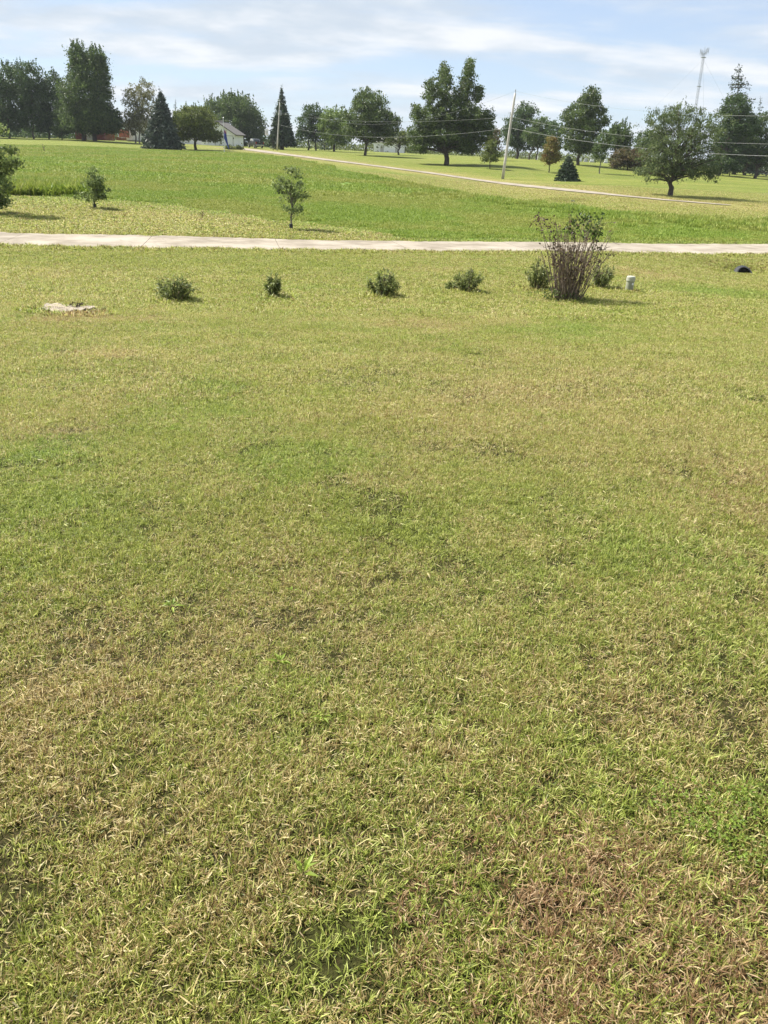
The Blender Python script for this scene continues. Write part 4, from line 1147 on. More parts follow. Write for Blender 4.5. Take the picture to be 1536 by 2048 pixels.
# ------------------------------------------------------------------ buildings and yard things up the slope
def build_house():
    D = 205.0
    b = at(437, 293, D); b[2] = gz(b[0], b[1])
    root = empty('white_house', b, 'white sided house with attached garage and grey gable roof behind the spruce', 'house', rz=math.radians(-12))
    W2, E, A, Dp = 4.3, 2.55, 4.95, 5.2
    # garage walls: siding front gable with a door opening as proud panels
    mb = MB()
    mb.prism([(-W2, 0, -.4), (W2, 0, -.4), (W2, 0, E), (0, 0, A), (-W2, 0, E)], (0, Dp, 0))
    wall = mb.build('wall', MAT['white_paint'], root)
    for k in range(14):                                                      # lapped siding courses on the gable
        z = .12 + k * .34
        half = W2 - .02 if z < E else max(.3, W2 * (A - z) / (A - E) - .1)
        mb = MB(); mb.box((0, -.012, z), (half * 2, .03, .31)); mb.build('siding_board', MAT['white_paint'], wall)
    door = empty('garage_door', (1.55, -.06, 0)); door.parent = root
    for k in range(4):
        mb = MB(); mb.box((0, 0, .28 + k * .54), (4.4, .05, .51)); mb.build('door_panel', MAT['board_white'], door)
    mb = MB(); mb.box((-2.3, 0, 1.1), (.14, .08, 2.2)); mb.box((2.3, 0, 1.1), (.14, .08, 2.2)); mb.box((0, 0, 2.26), (4.74, .08, .14)); mb.build('door_frame', MAT['grey_door'], door)
    mb = MB(); mb.box((4.0, -.1, 1.75), (.16, .16, .3)); mb.build('wall_lamp', MAT['black_paint'], root)
    # roof slabs with overhang
    t = .22
    mb = MB()
    for s_ in (-1, 1):
        sl = (A - E) / W2
        p0 = np.array([0, -.45, A + .10]); p1 = np.array([s_ * (W2 + .55), -.45, E + .10 - .55 * sl])
        mb.prism([p0, p1, p1 + [0, 0, t], p0 + [0, 0, t]], (0, Dp + .9, 0))
    roof = mb.build('roof', MAT['shingle'], root)
    mb = MB(); mb.box((0, Dp / 2, A + .34), (.3, Dp + .9, .06)); mb.build('ridge_cap', MAT['shingle'], roof)
    # long main wing to the left behind the trees
    wing = empty('main_wing', (0, 0, 0)); wing.parent = root
    ca, sa = math.cos(math.radians(12)), math.sin(math.radians(12))

    def loc(u, y):          # world offset at photo column u, y metres behind the garage front -> local
        p = at(u, 285, D + y) - b
        return np.array([p[0] * ca - p[1] * sa, p[0] * sa + p[1] * ca, 0])
    q0, q1 = loc(262, 5), loc(428, 5)
    dr = (q1 - q0) / np.linalg.norm(q1 - q0); nr = np.array([-dr[1], dr[0], 0])
    mb = MB(); mb.prism([q0 + [0, 0, -.5], q0 + nr * 8 + [0, 0, -.5], q0 + nr * 8 + [0, 0, 3.2], q0 + nr * 4 + [0, 0, 5.3], q0 + [0, 0, 3.2]], q1 - q0)
    mb.build('wing_wall', MAT['white_paint'], wing)
    mb = MB()
    for s_ in (0, 8):
        e0 = q0 + nr * (s_ + (-.5 if s_ == 0 else .5)) + [0, 0, 3.02]; r0 = q0 + nr * 4 + [0, 0, 5.38]
        mb.prism([r0 - dr * .4, e0 - dr * .4, e0 - dr * .4 + [0, 0, .2], r0 - dr * .4 + [0, 0, .2]], q1 - q0 + dr * 2)
    mb.build('wing_roof', MAT['shingle'], wing)
    # cross gable beside the birch
    g0, g1 = loc(253, 2.0), loc(296, 2.0)
    gd = (g1 - g0); gl = np.linalg.norm(gd); gd /= gl; gn = np.array([-gd[1], gd[0], 0])
    gm = g0 + gd * gl * .5
    mb = MB(); mb.prism([g0 + [0, 0, .35], g1 + [0, 0, .35], g1 + [0, 0, 3.4], gm + [0, 0, 5.2], g0 + [0, 0, 3.4]], gn * 6)
    mb.build('gable_wall', MAT['white_paint'], wing)
    mb = MB()
    for p in (g0, g1):
        e = p + (p - gm) / np.linalg.norm(p - gm) * .45 + [0, 0, 3.1]; r = gm + [0, 0, 5.26]
        mb.prism([r - gn * .4, e - gn * .4, e - gn * .4 + [0, 0, .18], r - gn * .4 + [0, 0, .18]], gn * 6.5)
    mb.build('gable_roof', MAT['shingle'], wing)
    for f, zc, w, h in ((.80, 2.0, .8, 1.2), (.34, 2.0, .9, 1.2)):
        c = g0 + gd * gl * f
        mb = MB(); mb.prism([c - gd * w / 2 - gn * .05 + [0, 0, zc - h / 2], c + gd * w / 2 - gn * .05 + [0, 0, zc - h / 2], c + gd * w / 2 - gn * .05 + [0, 0, zc + h / 2], c - gd * w / 2 - gn * .05 + [0, 0, zc + h / 2]], gn * .08)
        mb.build('window', MAT['glass'], wing)
    mb = MB()                                                                # dark crawl-space skirt under the raised floor
    mb.prism([g0 + gn * .3 + [0, 0, -.5], g1 + gn * .3 + [0, 0, -.5], g1 + gn * .3 + [0, 0, .36], g0 + gn * .3 + [0, 0, .36]], gn * 5)
    mb.build('skirting', MAT['grey_door'], wing)


build_house()


def build_deck():
    D = 203.0
    b = at(232, 282, D); b[2] = gz(b[0], b[1])
    root = empty('cedar_deck', b, 'orange cedar deck with board railing between the maple and the house', 'deck')
    k = 203 / 1703.0; kz = 203 / 1885.0
    X = lambda u: (u - 232) * k
    Zt = lambda v: (282.5 - v) * kz
    mb = MB(); mb.box(((X(229) + X(253)) / 2, 1.5, Zt(275)), (X(253) - X(229), 3.0, .14)); mb.build('deck_floor', MAT['cedar_light'], root)
    for u in np.arange(213, 229, 1.9):                                       # boards of the lower screen
        mb = MB(); mb.box((X(u), 0, Zt(273) + rng.uniform(-.05, .05)), (.2, .05, Zt(264) + .25)); mb.build('screen_board', MAT['cedar'], root)
    for u in np.arange(232, 253, 1.75):                                      # boards of the upper railing
        mb = MB(); mb.box((X(u), 2.9, Zt(266.5) + rng.uniform(-.03, .03)), (.185, .05, Zt(259) - Zt(274))); mb.build('railing_board', MAT['cedar'], root)
    for u in (212, 221, 229.5):
        mb = MB(); mb.box((X(u), -.06, Zt(272)), (.14, .14, Zt(262))); mb.build('post', MAT['cedar'], root)
    mb = MB(); mb.box((X(220.5), -.06, Zt(263.3)), (X(229.5) - X(211.5), .2, .09)); mb.build('top_rail', MAT['cedar_light'], root)
    mb = MB(); mb.box((X(220.5), -.09, Zt(269)), (X(229.5) - X(211.5), .06, .12)); mb.build('mid_rail', MAT['cedar_light'], root)
    a = np.array([X(229), -.05, Zt(264)]); c = np.array([X(237), -.05, Zt(274.5)])
    mb = MB(); mb.tube([a, c], .07, 4); mb.build('stair_rail', MAT['cedar_light'], root)
    mb = MB(); mb.box(((X(232) + X(253)) / 2, .2, Zt(278.5)), (X(253) - X(232), .06, Zt(276) - Zt(281))); mb.build('lattice_skirt', MAT['cedar'], root)


build_deck()


def build_shed():
    D = 202.0
    b = at(178, 283, D); b[2] = gz(b[0], b[1])
    root = empty('red_shed', b, 'red wooden shed with pale door under the huge maple', 'shed')
    k = D / 1703.0
    X = lambda u: (u - 178) * k
    mb = MB(); mb.prism([(X(152), 0, -.3), (X(207), 0, -.3), (X(207), 0, 2.2), (X(180), 0, 3.5), (X(152), 0, 2.2)], (0, 4.5, 0)); wall = mb.build('wall', MAT['barn_red'], root)
    for u in np.arange(153.5, 207, 2.6):
        mb = MB(); mb.box((X(u), -.02, 1.05), (.26, .04, 2.2)); mb.build('board', MAT['barn_red'], wall)
    mb = MB(); mb.box((X(180.5), -.06, 1.0), (1.5, .06, 2.0)); d = mb.build('door', MAT['grey_door'], root)
    mb = MB(); mb.box((X(185), -.11, 1.0), (.05, .06, .16)); mb.build('handle', MAT['black_paint'], d)
    mb = MB()
    for s_ in (-1, 1):
        p0 = np.array([X(180), -.3, 3.55]); p1 = np.array([X(180) + s_ * 3.65, -.3, 2.05])
        mb.prism([p0, p1, p1 + [0, 0, .12], p0 + [0, 0, .12]], (0, 5.1, 0))
    mb.build('roof', MAT['shingle'], root)


build_shed()


def far_building():
    D = 262.0
    b = at(778, 300, D); b[2] = gz(b[0], b[1])
    root = empty('white_outbuilding', b, 'long low white building far behind the round park tree', 'building')
    k = D / 1703.0; w = 62 * k / 2; e = 2.7
    mb = MB(); mb.prism([(-w, 0, -.4), (-w, 8, -.4), (-w, 8, e), (-w, 4, e + 1.5), (-w, 0, e)], (2 * w, 0, 0)); mb.build('wall', MAT['white_paint'], root)
    mb = MB()
    for y0, s_ in ((-.4, 0), (8.4, 1)):
        p0 = np.array([-w - .3, 4, e + 1.55]); p1 = np.array([-w - .3, y0, e - .08])
        mb.prism([p0, p1, p1 + [0, 0, .12], p0 + [0, 0, .12]], (2 * w + .6, 0, 0))
    mb.build('roof', MAT['grey_door'], root)
    for x in (-w * .45, w * .5):
        mb = MB(); mb.box((x, -.03, 1.0), (1.0, .06, 2.0)); mb.build('door', MAT['grey_door'], root)


far_building()


def build_truck():
    D = 190.0
    b = at(511, 297, D); b[2] = gz(b[0], b[1]) + .12
    root = empty('pickup_truck', b, 'black pickup truck parked tail towards us on the driveway', 'truck', rz=math.radians(90 + 30))
    body = MB()
    prof = [(-2.75, .55), (2.7, .55), (2.78, .8), (2.72, 1.08), (1.35, 1.18), (1.25, 1.2), (-2.72, 1.2), (-2.78, .8)]
    body.prism([(x, -.93, z) for x, z in prof], (0, 1.86, 0))
    o = body.build('body', MAT['black_paint'], root, bevel=.05)
    mb = MB(); mb.prism([(1.25, -.82, 1.2), (.65, -.72, 1.82), (-.55, -.72, 1.84), (-.85, -.80, 1.2)], (0, 1.6, 0)); cab = mb.build('cab', MAT['cab_sheen'], root, bevel=.05)
    for y in (-.83, .83):
        mb = MB(); mb.prism([(.98, y, 1.26), (.55, y * .93, 1.72), (-.45, y * .93, 1.74), (-.68, y, 1.26)], (0, .02, 0)); mb.build('side_window', MAT['glass'], cab)
    mb = MB(); mb.prism([(-.84, -.62, 1.28), (-.84, .62, 1.28), (-.66, .56, 1.72), (-.66, -.56, 1.72)], (-.03, 0, .01)); mb.build('rear_window', MAT['glass'], cab)
    mb = MB(); mb.prism([(1.2, -.66, 1.26), (1.2, .66, 1.26), (.75, .6, 1.76), (.75, -.6, 1.76)], (.03, 0, .01)); mb.build('windshield', MAT['glass'], cab)
    bed = MB()
    for y in (-.88, .88): bed.box((-1.8, y, 1.26), (1.85, .1, .16))
    bed.box((-.92, 0, 1.26), (.08, 1.7, .16)); bed.build('bed_rail', MAT['black_paint'], root)
    mb = MB(); mb.box((-2.78, 0, 1.0), (.07, 1.6, .56)); tg = mb.build('tailgate', MAT['black_paint'], root, bevel=.02)
    mb = MB(); mb.box((-2.83, 0, 1.12), (.03, .22, .08)); mb.build('handle', MAT['chrome'], tg)
    mb = MB(); mb.box((-2.88, 0, .6), (.16, 1.84, .18)); mb.build('bumper', MAT['chrome'], root, bevel=.03)
    for y in (-.86, .86):
        mb = MB(); mb.box((-2.80, y, 1.02), (.06, .13, .4)); mb.build('tail_light', MAT['tail_red'], root)
        mb = MB(); mb.box((.95, y * 1.2, 1.32), (.1, .2, .2)); mb.build('mirror', MAT['black_paint'], root)
    for x in (-1.75, 1.75):
        for y in (-.86, .86):
            w = empty('wheel', (x, y, .38)); w.parent = root
            a = np.linspace(0, 2 * np.pi, 20, endpoint=False)
            mb = MB(); mb.prism(np.stack([.39 * np.cos(a), 0 * a - .13, .39 * np.sin(a)], -1), (0, .26, 0)); mb.build('tyre', MAT['rubber'], w, bevel=.03)
            mb = MB(); mb.prism(np.stack([.25 * np.cos(a), 0 * a - .14, .25 * np.sin(a)], -1), (0, .28, 0)); mb.build('rim', MAT['chrome'], w)


build_truck()


def build_poles():
    b1, t1 = at(554, 300.6, 180), at(559.5, 205, 180)
    b2, t2 = at(1005, 358.5, 108), at(1030.5, 186, 108)
    for p in (b1, b2): p[2] = gz(p[0], p[1])
    b3 = np.array([51.0, 36.0, 0]); b3[2] = gz(51, 36); t3 = b3 + [.1, 0, 9.6]
    roots = []
    for b, t, lb, r in ((b1, t1, 'far wooden utility pole with transformer beside the driveway top', .15), (b2, t2, 'near weathered utility pole leaning right on the park lawn', .17)):
        root = empty('utility_pole', b, lb, 'utility pole', 'utility poles along the driveway')
        d = t - b
        mb = MB(); mb.tube([np.array([0, 0, -.3]), d * .25, d * .6, d * .93, d], np.array([1.15, 1.0, .86, .74, .7]) * r, 12); mb.build('pole', MAT['pole_wood'], root, smooth=True)
        mb = MB(); mb.tube([d * .985, d * 1.03], .03, 6); mb.lathe([(.05, 0), (.075, .04), (.04, .1), (.07, .14), (.03, .2)], 8, d * 1.02); mb.build('insulator', MAT['steel'], root)
        for f in (.62, .76):
            mb = MB(); mb.tube([d * f + [-.2, 0, 0], d * f + [.2, 0, 0]], .03, 6); mb.build('bracket', MAT['steel'], root)
        roots.append(root)
    d = t1 - b1
    mb = MB(); mb.lathe([(.22, 0), (.24, .05), (.24, .8), (.2, .88), (.06, .92)], 14, d * .78 + [.32, -.1, -.4]); mb.build('transformer', MAT['steel'], roots[0], smooth=False)

    def along(a, c, u):      # place on the line a-c under photo column u
        lo, hi = 0.0, 1.0
        for _ in range(40):
            m = (lo + hi) / 2; p = a + (c - a) * m
            q = p - np.array([0, 0, CAMZ])
            xc = q @ np.array(cx_); zc = q @ np.array(cz_)
            uu = 768 + FPX * xc / -zc
            if uu < u: lo = m
            else: hi = m
        return lo
    names = {0: 'top power wire', 1: 'middle power wire', 2: 'lowest communication cable'}
    H = {1: (1.02, .78, .545), 2: (1.02, .73, .605), 3: (1.0, .8, .66)}
    meas = {(1, 2): [(880, 232), (850, 243), (760, 274.5)], (2, 3): [(1330, 225), (1265, 272.5), (1265, 294)]}
    ends = {1: (b1, t1), 2: (b2, t2), 3: (b3, t3)}
    for (i, j), ms in meas.items():
        for k in range(3):
            a = ends[i][0] + (ends[i][1] - ends[i][0]) * H[i][k]; c = ends[j][0] + (ends[j][1] - ends[j][0]) * H[j][k]
            f = along(a, c, ms[k][0]); p = a + (c - a) * f
            z = at(ms[k][0], ms[k][1], p[1])[2]
            sag = (p[2] - z) / (4 * f * (1 - f))
            sag = float(np.clip(sag, .3, 6))
            t = np.linspace(0, 1, 60)
            P = a + np.outer(t, c - a); P[:, 2] -= sag * 4 * t * (1 - t)
            T = Tubes(); T.add(P, [.009, .010, .014][k], 5)
            o = link('overhead_wire', T.mesh('overhead_wire', MAT['wire']))
            tag(o, '%s strung %s' % (names[k], 'from the far pole to the leaning pole' if i == 1 else 'from the leaning pole out past the right edge'), 'wire', 'overhead wires')


build_poles()


def build_small_far():
    # flag pole
    b, t = at(448.7, 306.5, 137), at(447.8, 236.5, 137); b[2] = gz(b[0], b[1])
    root = empty('flag_pole', b, 'white flag pole with limp blue flag in front of the garage', 'flag pole')
    d = t - b; d[0] *= .4
    mb = MB(); mb.tube([np.array([0, 0, -.2]), d], [.055, .035], 8); mb.build('pole', MAT['flag_white'], root)
    mb = MB(); mb.lathe([(.01, 0), (.07, .05), (.07, .09), (.01, .14)], 8, d); mb.build('finial', MAT['chrome'], root)
    V, F = [], []
    for i in range(9):
        for j in range(6):
            z = d[2] * (.70 - .50 * i / 8 * (.55 + .45 * j / 5) - .12 * j / 5)
            V.append((d[0] * .5 + .05 + j * .075 * (1 + .12 * i), .09 * math.sin(j * 1.9 + i * .5), z))
    for i in range(8):
        for j in range(5):
            a = i * 6 + j; F.append((a, a + 1, a + 7, a + 6))
    me = bpy.data.meshes.new('flag'); me.from_pydata(V, [], F); me.materials.append(MAT['flag_blue'])
    fo = link('flag', me, root); so_ = fo.modifiers.new('thick', 'SOLIDIFY'); so_.thickness = .02
    mb = MB()
    for k in range(3): mb.box((d[0] * .5 + .30, -.13, d[2] * (.64 - .03 * k)), (.4, .03, .08))
    mb.build('flag_stripe', MAT['tail_red'], fo)
    # basketball hoop
    D = 178
    b = at(546.3, 301.5, D); b[2] = gz(b[0], b[1])
    root = empty('basketball_hoop', b, 'basketball hoop on a black post beside the far utility pole', 'hoop')
    kz = D / 1885.; kx = D / 1703.
    h = 22 * kz
    mb = MB(); mb.tube([(0, 0, -.1), (0.02, 0, h)], .075, 8); mb.build('post', MAT['black_plastic'], root)
    c = np.array([(534.5 - 546.3) * kx, -.3, (301.5 - 266) * kz])
    mb = MB(); mb.tube([(0.02, 0, h - .1), c + [.1, .12, -.2]], .05, 6); mb.tube([(0.02, 0, h - .5), c + [.1, .12, -.5]], .035, 6); mb.build('arm', MAT['black_plastic'], root)
    mb = MB(); mb.box(c, (.72, .05, 1.18)); bo = mb.build('backboard', MAT['board_white'], root)
    mb = MB()
    for x, z, w, q in ((0, -.1, .34, .05), (0, .2, .34, .05), (-.16, .05, .05, .3), (.16, .05, .05, .3)): mb.box(c + [x, -.035, z], (w, .02, q))
    mb.build('target_square', MAT['black_paint'], bo)
    a = np.linspace(0, 2 * np.pi, 17); mb = MB(); mb.tube(np.stack([c[0] + .23 * np.cos(a), c[1] - .32 + .23 * np.sin(a), np.full(17, c[2] - .3)], -1), .018, 5, cap=False); mb.build('rim', MAT['tail_red'], root)
    # thin stake on the meadow edge at left
    b = hit(90, 304)
    mb = MB(); mb.tube([(0, 0, -.1), (-.14, 0, .5), (-.2, 0, .95)], [.05, .045, .03], 6); mb.tube([(-.1, 0, .4), (.1, 0, .75)], [.03, .02], 5); o = mb.build('dead_stalk', MAT['twig']); o.location = b
    tag(o, 'lone dark dead stalk at the upper left meadow edge', 'stalk')
    # small white marker
    b = at(1075, 318, 195); b[2] = gz(b[0], b[1])
    root = empty('marker_post', b, 'small white marker post under the two-trunked park tree', 'post')
    mb = MB(); mb.tube([(0, 0, -.1), (0, 0, 1.15)], .1, 10); mb.build('shaft', MAT['white_paint'], root)
    mb = MB(); mb.lathe([(.12, 1.15), (.13, 1.2), (.05, 1.3)], 10); mb.build('cap', MAT['white_paint'], root)
    # cemetery
    H = 'far headstones at the right'
    for u, v, D, w, h, st in [(1474, 344, 215, .9, .8, 0), (1484, 340, 228, .7, 1.0, 1), (1492, 337, 240, 1.1, 1.3, 0), (1500, 345, 212, 1.0, .7, 0), (1520, 344, 214, 1.2, .8, 0), (1528, 341, 222, .8, .9, 1), (1533, 344.5, 214, .9, .6, 0),
                              (1505, 336, 246, .9, 1.1, 1), (1478, 336, 246, .8, 1.0, 1), (1160, 318, 240, .9, .9, 0), (1172, 319, 236, .8, .8, 1), (1184, 320, 232, 1.0, .8, 0), (1212, 322, 228, .8, .9, 1)]:
        b = at(u, v, D); b[2] = gz(b[0], b[1])
        far = u < 1400
        root = empty('headstone', b, 'pale headstone in the distant graveyard behind the tall stepped-crown tree' if far else 'pale headstone in the distant graveyard near the right edge', 'headstone', H + (' centre' if far else ''))
        mb = MB(); mb.box((0, 0, .1), (w + .3, .5, .35)); mb.build('plinth', MAT['stone'], root)
        mb = MB()
        a = np.linspace(0, np.pi, 7)
        top = [(w / 2 * math.cos(q), 0, h + .18 * math.sin(q) * (1 if st else .3)) for q in a]
        mb.prism([(-w / 2, -.11, .27), (w / 2, -.11, .27)] + [(x, -.11, z) for x, _, z in top], (0, .22, 0)); mb.build('slab', MAT['stone'] if rng.uniform() < .5 else MAT['white_paint'], root)


build_small_far()


def build_tower():
    D = 450.0
    b = at(1374, 330, D); b[2] = gz(b[0], b[1]); t = at(1402.5, 98, D)
    root = empty('cell_tower', b, 'tall slender lattice phone mast with antennas above the right trees', 'tower')
    d = t - b; H = d[2]; d[0] *= .55
    w = .62
    legs = [np.array([w * math.cos(a), w * math.sin(a), 0]) for a in (0.3, 2.394, 4.489)]
    for l in legs:
        mb = MB(); mb.tube([l, d * .96 + l], .06, 6); mb.build('leg', MAT['steel'], root)
    mb = MB(); n = 40
    for i in range(n):
        for k in range(3):
            p = d * .96 * i / n + legs[k]; q = d * .96 * (i + 1) / n + legs[(k + 1) % 3]
            mb.tube([p, q], .03, 4, cap=False); mb.tube([d * .96 * (i + 1) / n + legs[k], q], .027, 4, cap=False)
    mb.build('bracing', MAT['steel'], root)
    for f in (.69, .93):
        mb = MB(); mb.lathe([(1.1 if f < .8 else 1.3, 0), (1.1 if f < .8 else 1.3, .22)], 12, d * f); mb.build('platform', MAT['steel'], root)
    for k in range(9):
        a = k * 2 * math.pi / 9 + .2; r = 1.9 if k % 3 else 1.4
        c = d * .975 + np.array([r * math.cos(a), r * math.sin(a), rng.uniform(-.6, .9)])
        mb = MB(); mb.box(c, (.22, .22, 2.1), a); ant = mb.build('antenna', MAT['steel'], root)
        mb = MB(); mb.tube([c, d * .96 + [0, 0, rng.uniform(-.4, .4)]], .06, 4); mb.tube([c + [0, 0, -1.5], c + [0, 0, 1.4]], .06, 5); mb.build('antenna_mount', MAT['steel'], ant)
    mb = MB(); mb.tube([d * .96, d * 1.02], .08, 5); mb.build('lightning_rod', MAT['steel'], root)
    for a in (math.radians(180), math.radians(60), math.radians(-60)):
        for f, L in ((.92, 46), (.55, 34)):
            mb = MB(); mb.tube([d * f, np.array([L * math.cos(a), L * math.sin(a), 0])], .028, 4); mb.build('guy_wire', MAT['steel'], root)


build_tower()


# ------------------------------------------------------------------ things on the near lawn
def leaf_strip(C, d, n, L, w):
    """pointed leaves: base C, direction d, normal n; 2 segments each with a fold"""
    s = np.cross(d, n); s /= np.linalg.norm(s, axis=1, keepdims=True) + 1e-9
    n2 = np.cross(s, d)
    L = L[:, None]; w = w[:, None]
    a = C; m = C + d * L * .45 + n2 * L * .03; t = C + d * L - n2 * L * .16
    V = np.stack([a, m + s * w * .5 + n2 * w * .22, m, m - s * w * .5 + n2 * w * .22, t], 1).reshape(-1, 3)
    i = np.arange(len(C)) * 5
    F = np.concatenate([np.stack([i, i + 2, i + 1], -1), np.stack([i, i + 3, i + 2], -1), np.stack([i + 1, i + 2, i + 4], -1), np.stack([i + 2, i + 3, i + 4], -1)])
    return V, F


def norm(v):
    return v / (np.linalg.norm(v, axis=-1, keepdims=True) + 1e-9)


def peony(u, v, wpx, hpx, label, side=None):
    b = hit(u, v); D = b[1]
    mpp = np.linalg.norm(at(u + 1, v, D) - at(u, v, D))
    R = wpx * mpp * .53; H = hpx * D / 1540 * 1.05
    root = empty('peony_shrub', b, label, 'shrub', 'low leafy shrubs in a row before the road')
    T = Tubes(); C, Dd, Nn, LL, WW = [], [], [], [], []
    ns = int(16 + 34 * R / .5)
    for _ in range(ns):
        a = rng.uniform(0, 6.283); q = math.sqrt(rng.uniform(0.02, 1))
        o = np.array([math.cos(a), math.sin(a), 0])
        tip = o * R * q * np.array([1, .85, 1]) + [0, 0, H * (1.02 - .5 * q ** 2.2) * rng.uniform(.72, 1.08)]
        st = o * R * .25 * q
        P = np.stack([st, st * .5 + tip * .5 + [0, 0, H * .12], tip])
        t = np.linspace(0, 1, 6)[:, None]
        P = (1 - t) ** 2 * P[0] + 2 * t * (1 - t) * P[1] + t ** 2 * P[2]
        T.add(P, np.linspace(.006, .003, 6), 4)
        for k in range(20):
            f = rng.uniform(.22, 1.0)
            p = np.array([np.interp(f, np.linspace(0, 1, 6), P[:, i]) for i in range(3)])
            dd = norm(o * rng.uniform(.2, 1.0) + rng.normal(0, .6, 3) + [0, 0, rng.uniform(-.15, .55)])
            C.append(p); Dd.append(dd); Nn.append(norm(rng.normal(0, .45, 3) + [0, 0, 1])); LL.append(rng.uniform(.07, .135)); WW.append(rng.uniform(.024, .04))
    C, Dd, Nn = map(np.array, (C, Dd, Nn))
    C[:, 2] = np.maximum(C[:, 2], .02)
    V, F = leaf_strip(C, Dd, Nn, np.array(LL), np.array(WW))
    hgt = np.clip(C[:, 2] / H, 0, 1)
    me = mesh_np('foliage', V, [F], MAT['leaf_peony'], {'rnd': np.repeat(np.clip(rng.beta(1.5, 1.8, len(C)), 0, 1), 5), 'clu': np.repeat(rng.uniform(0, 1, len(C)), 5)})
    link('foliage', me, root); link('stems', T.mesh('stems', MAT['twig']), root)


peony(352, 602, 80, 47, 'widest low leafy shrub, leftmost in the row before the road')
peony(548, 595, 34, 42, 'smallest narrow leafy shrub, second from left in the row')
peony(766, 595, 66, 48, 'rounded leafy shrub third from left in the row before the road')
peony(934, 585, 58, 46, 'shrub with a small low sprig at its left, fourth in the row')
peony(903, 581, 20, 14, 'little low leafy sprig just left of the fourth shrub')
peony(1072, 581, 58, 50, 'leafy shrub half hidden at the left of the tall bare bush')
peony(1201, 578, 52, 46, 'leafy shrub between the tall bare bush and the grey pedestal')


def lilac():
    u, v = 1132, 601
    b = hit(u, v); D = b[1]
    root = empty('bare_bush', b, 'tall half-bare bush of many brown stems with few withered leaves', 'bush')
    H = (at(u, 410, D)[2] - b[2])
    T = Tubes(); tips = []; dead = []; green = []
    lean = -.0
    for i in range(95):
        a = rng.uniform(0, 6.283); q = math.sqrt(rng.uniform(0, 1))
        st = np.array([.30 * q * math.cos(a), .22 * q * math.sin(a), -.03])
        sp_ = .22 * q + rng.uniform(0, .09)
        Lh = H * rng.uniform(.45, .86) * (1.02 - .18 * q)
        if i < 6: Lh = H * rng.uniform(.84, .97); sp_ = .07
        dr = np.array([math.cos(a) * sp_, math.sin(a) * sp_ * .8, 1.0]) ; dr[0] += .02
        n = 8; t = np.linspace(0, 1, n)
        P = st + np.outer(t, dr * Lh) + np.outer(t ** 2, np.array([math.cos(a), math.sin(a), 0]) * .10 * q * Lh)
        P[1:] += np.cumsum(rng.normal(0, .019, (n - 1, 3)), 0)
        r = rng.uniform(.008, .015)
        T.add(P, r * np.linspace(1.0, .4, n), 5)
        for _ in range(int(rng.integers(2, 5))):
            f = rng.uniform(.45, .97); p = np.array([np.interp(f, t, P[:, k]) for k in range(3)])
            d2 = norm(np.array([math.cos(a), math.sin(a), 0]) * rng.uniform(.1, .8) + rng.normal(0, .35, 3) + [0, 0, .9])
            l2 = rng.uniform(.12, .38) * (1 if f > .6 else .7)
            Q = p + np.outer(np.linspace(0, 1, 4), d2 * l2) + np.vstack([[0, 0, 0], rng.normal(0, .012, (3, 3))])
            T.add(Q, r * .4 * np.linspace(1, .4, 4), 4)
            for _ in range(int(rng.integers(0, 6))):
                dead.append(Q[rng.integers(1, 4)] + rng.normal(0, .03, 3))
        for _ in range(int(rng.integers(0, 4))):
            f = rng.uniform(.25, 1); dead.append(np.array([np.interp(f, t, P[:, k]) for k in range(3)]) + rng.normal(0, .02, 3))
        if i < 6:
            for _ in range(30):
                f = rng.uniform(.76, 1.04); green.append(st + (P[-1] - st) * f + rng.normal(0, .055, 3))
    # leafy twig clusters: withered at upper left, pale green at upper right
    for du, dv, nn, tgt, sg in [(-55, -158, 40, dead, .09), (-38, -145, 16, dead, .08), (40, -146, 16, green, .12), (58, -150, 9, green, .09), (-20, -145, 22, dead, .08), (66, -140, 10, green, .09)]:
        c = at(u + du, v + dv, D) - b
        s0 = np.array([c[0] * .3, 0, c[2] * .35])
        P = bent(s0, c, .05, 6, .02); T.add(P, np.linspace(.011, .003, 6), 5)
        for _ in range(4):
            e = c + rng.normal(0, sg, 3); T.add(bent(P[4], e, 0, 4, .01), np.linspace(.005, .002, 4), 4)
        for _ in range(nn): tgt.append(c + rng.normal(0, sg, 3))
    link('stems', T.mesh('stems', MAT['twig']), root)
    for nm, pts, m, L0, w0 in (('withered_leaves', dead, 'leaf_dead', .06, .042), ('green_leaves', green, 'leaf_bush', .09, .06)):
        C = np.array(pts); k = len(C)
        Dd = norm(rng.normal(0, .8, (k, 3)) + [0, 0, -.3 if nm[0] == 'w' else .1]); Nn = norm(rng.normal(0, 1, (k, 3)) + [0, 0, .4])
        V, F = leaf_strip(C, Dd, Nn, L0 * rng.uniform(.7, 1.3, k), w0 * rng.uniform(.7, 1.3, k))
        link(nm, mesh_np(nm, V, [F], MAT[m], {'rnd': np.repeat(rng.uniform(0, 1, k), 5), 'clu': np.repeat(rng.uniform(0, 1, k), 5)}), root)
    k = 420
    a = rng.uniform(0, 6.28, k); q = np.sqrt(rng.uniform(0, 1, k))
    C = np.stack([.5 * q * np.cos(a) - .06, .34 * q * np.sin(a) - .08, np.abs(rng.normal(0, .10, k))], -1)
    C[:k // 4] += [-.28, 0, .12]
    V, F = leaf_strip(C, norm(rng.normal(0, 1, (k, 3)) + [0, 0, .4]), norm(rng.normal(0, .5, (k, 3)) + [0, 0, 1]), .06 * rng.uniform(.6, 1.3, k), .035 * rng.uniform(.7, 1.3, k))
    link('base_leaves', mesh_np('base_leaves', V, [F], MAT['leaf_bush'], {'rnd': np.repeat(rng.uniform(0, 1, k), 5), 'clu': np.repeat(rng.uniform(0, 1, k), 5)}), root)


lilac()


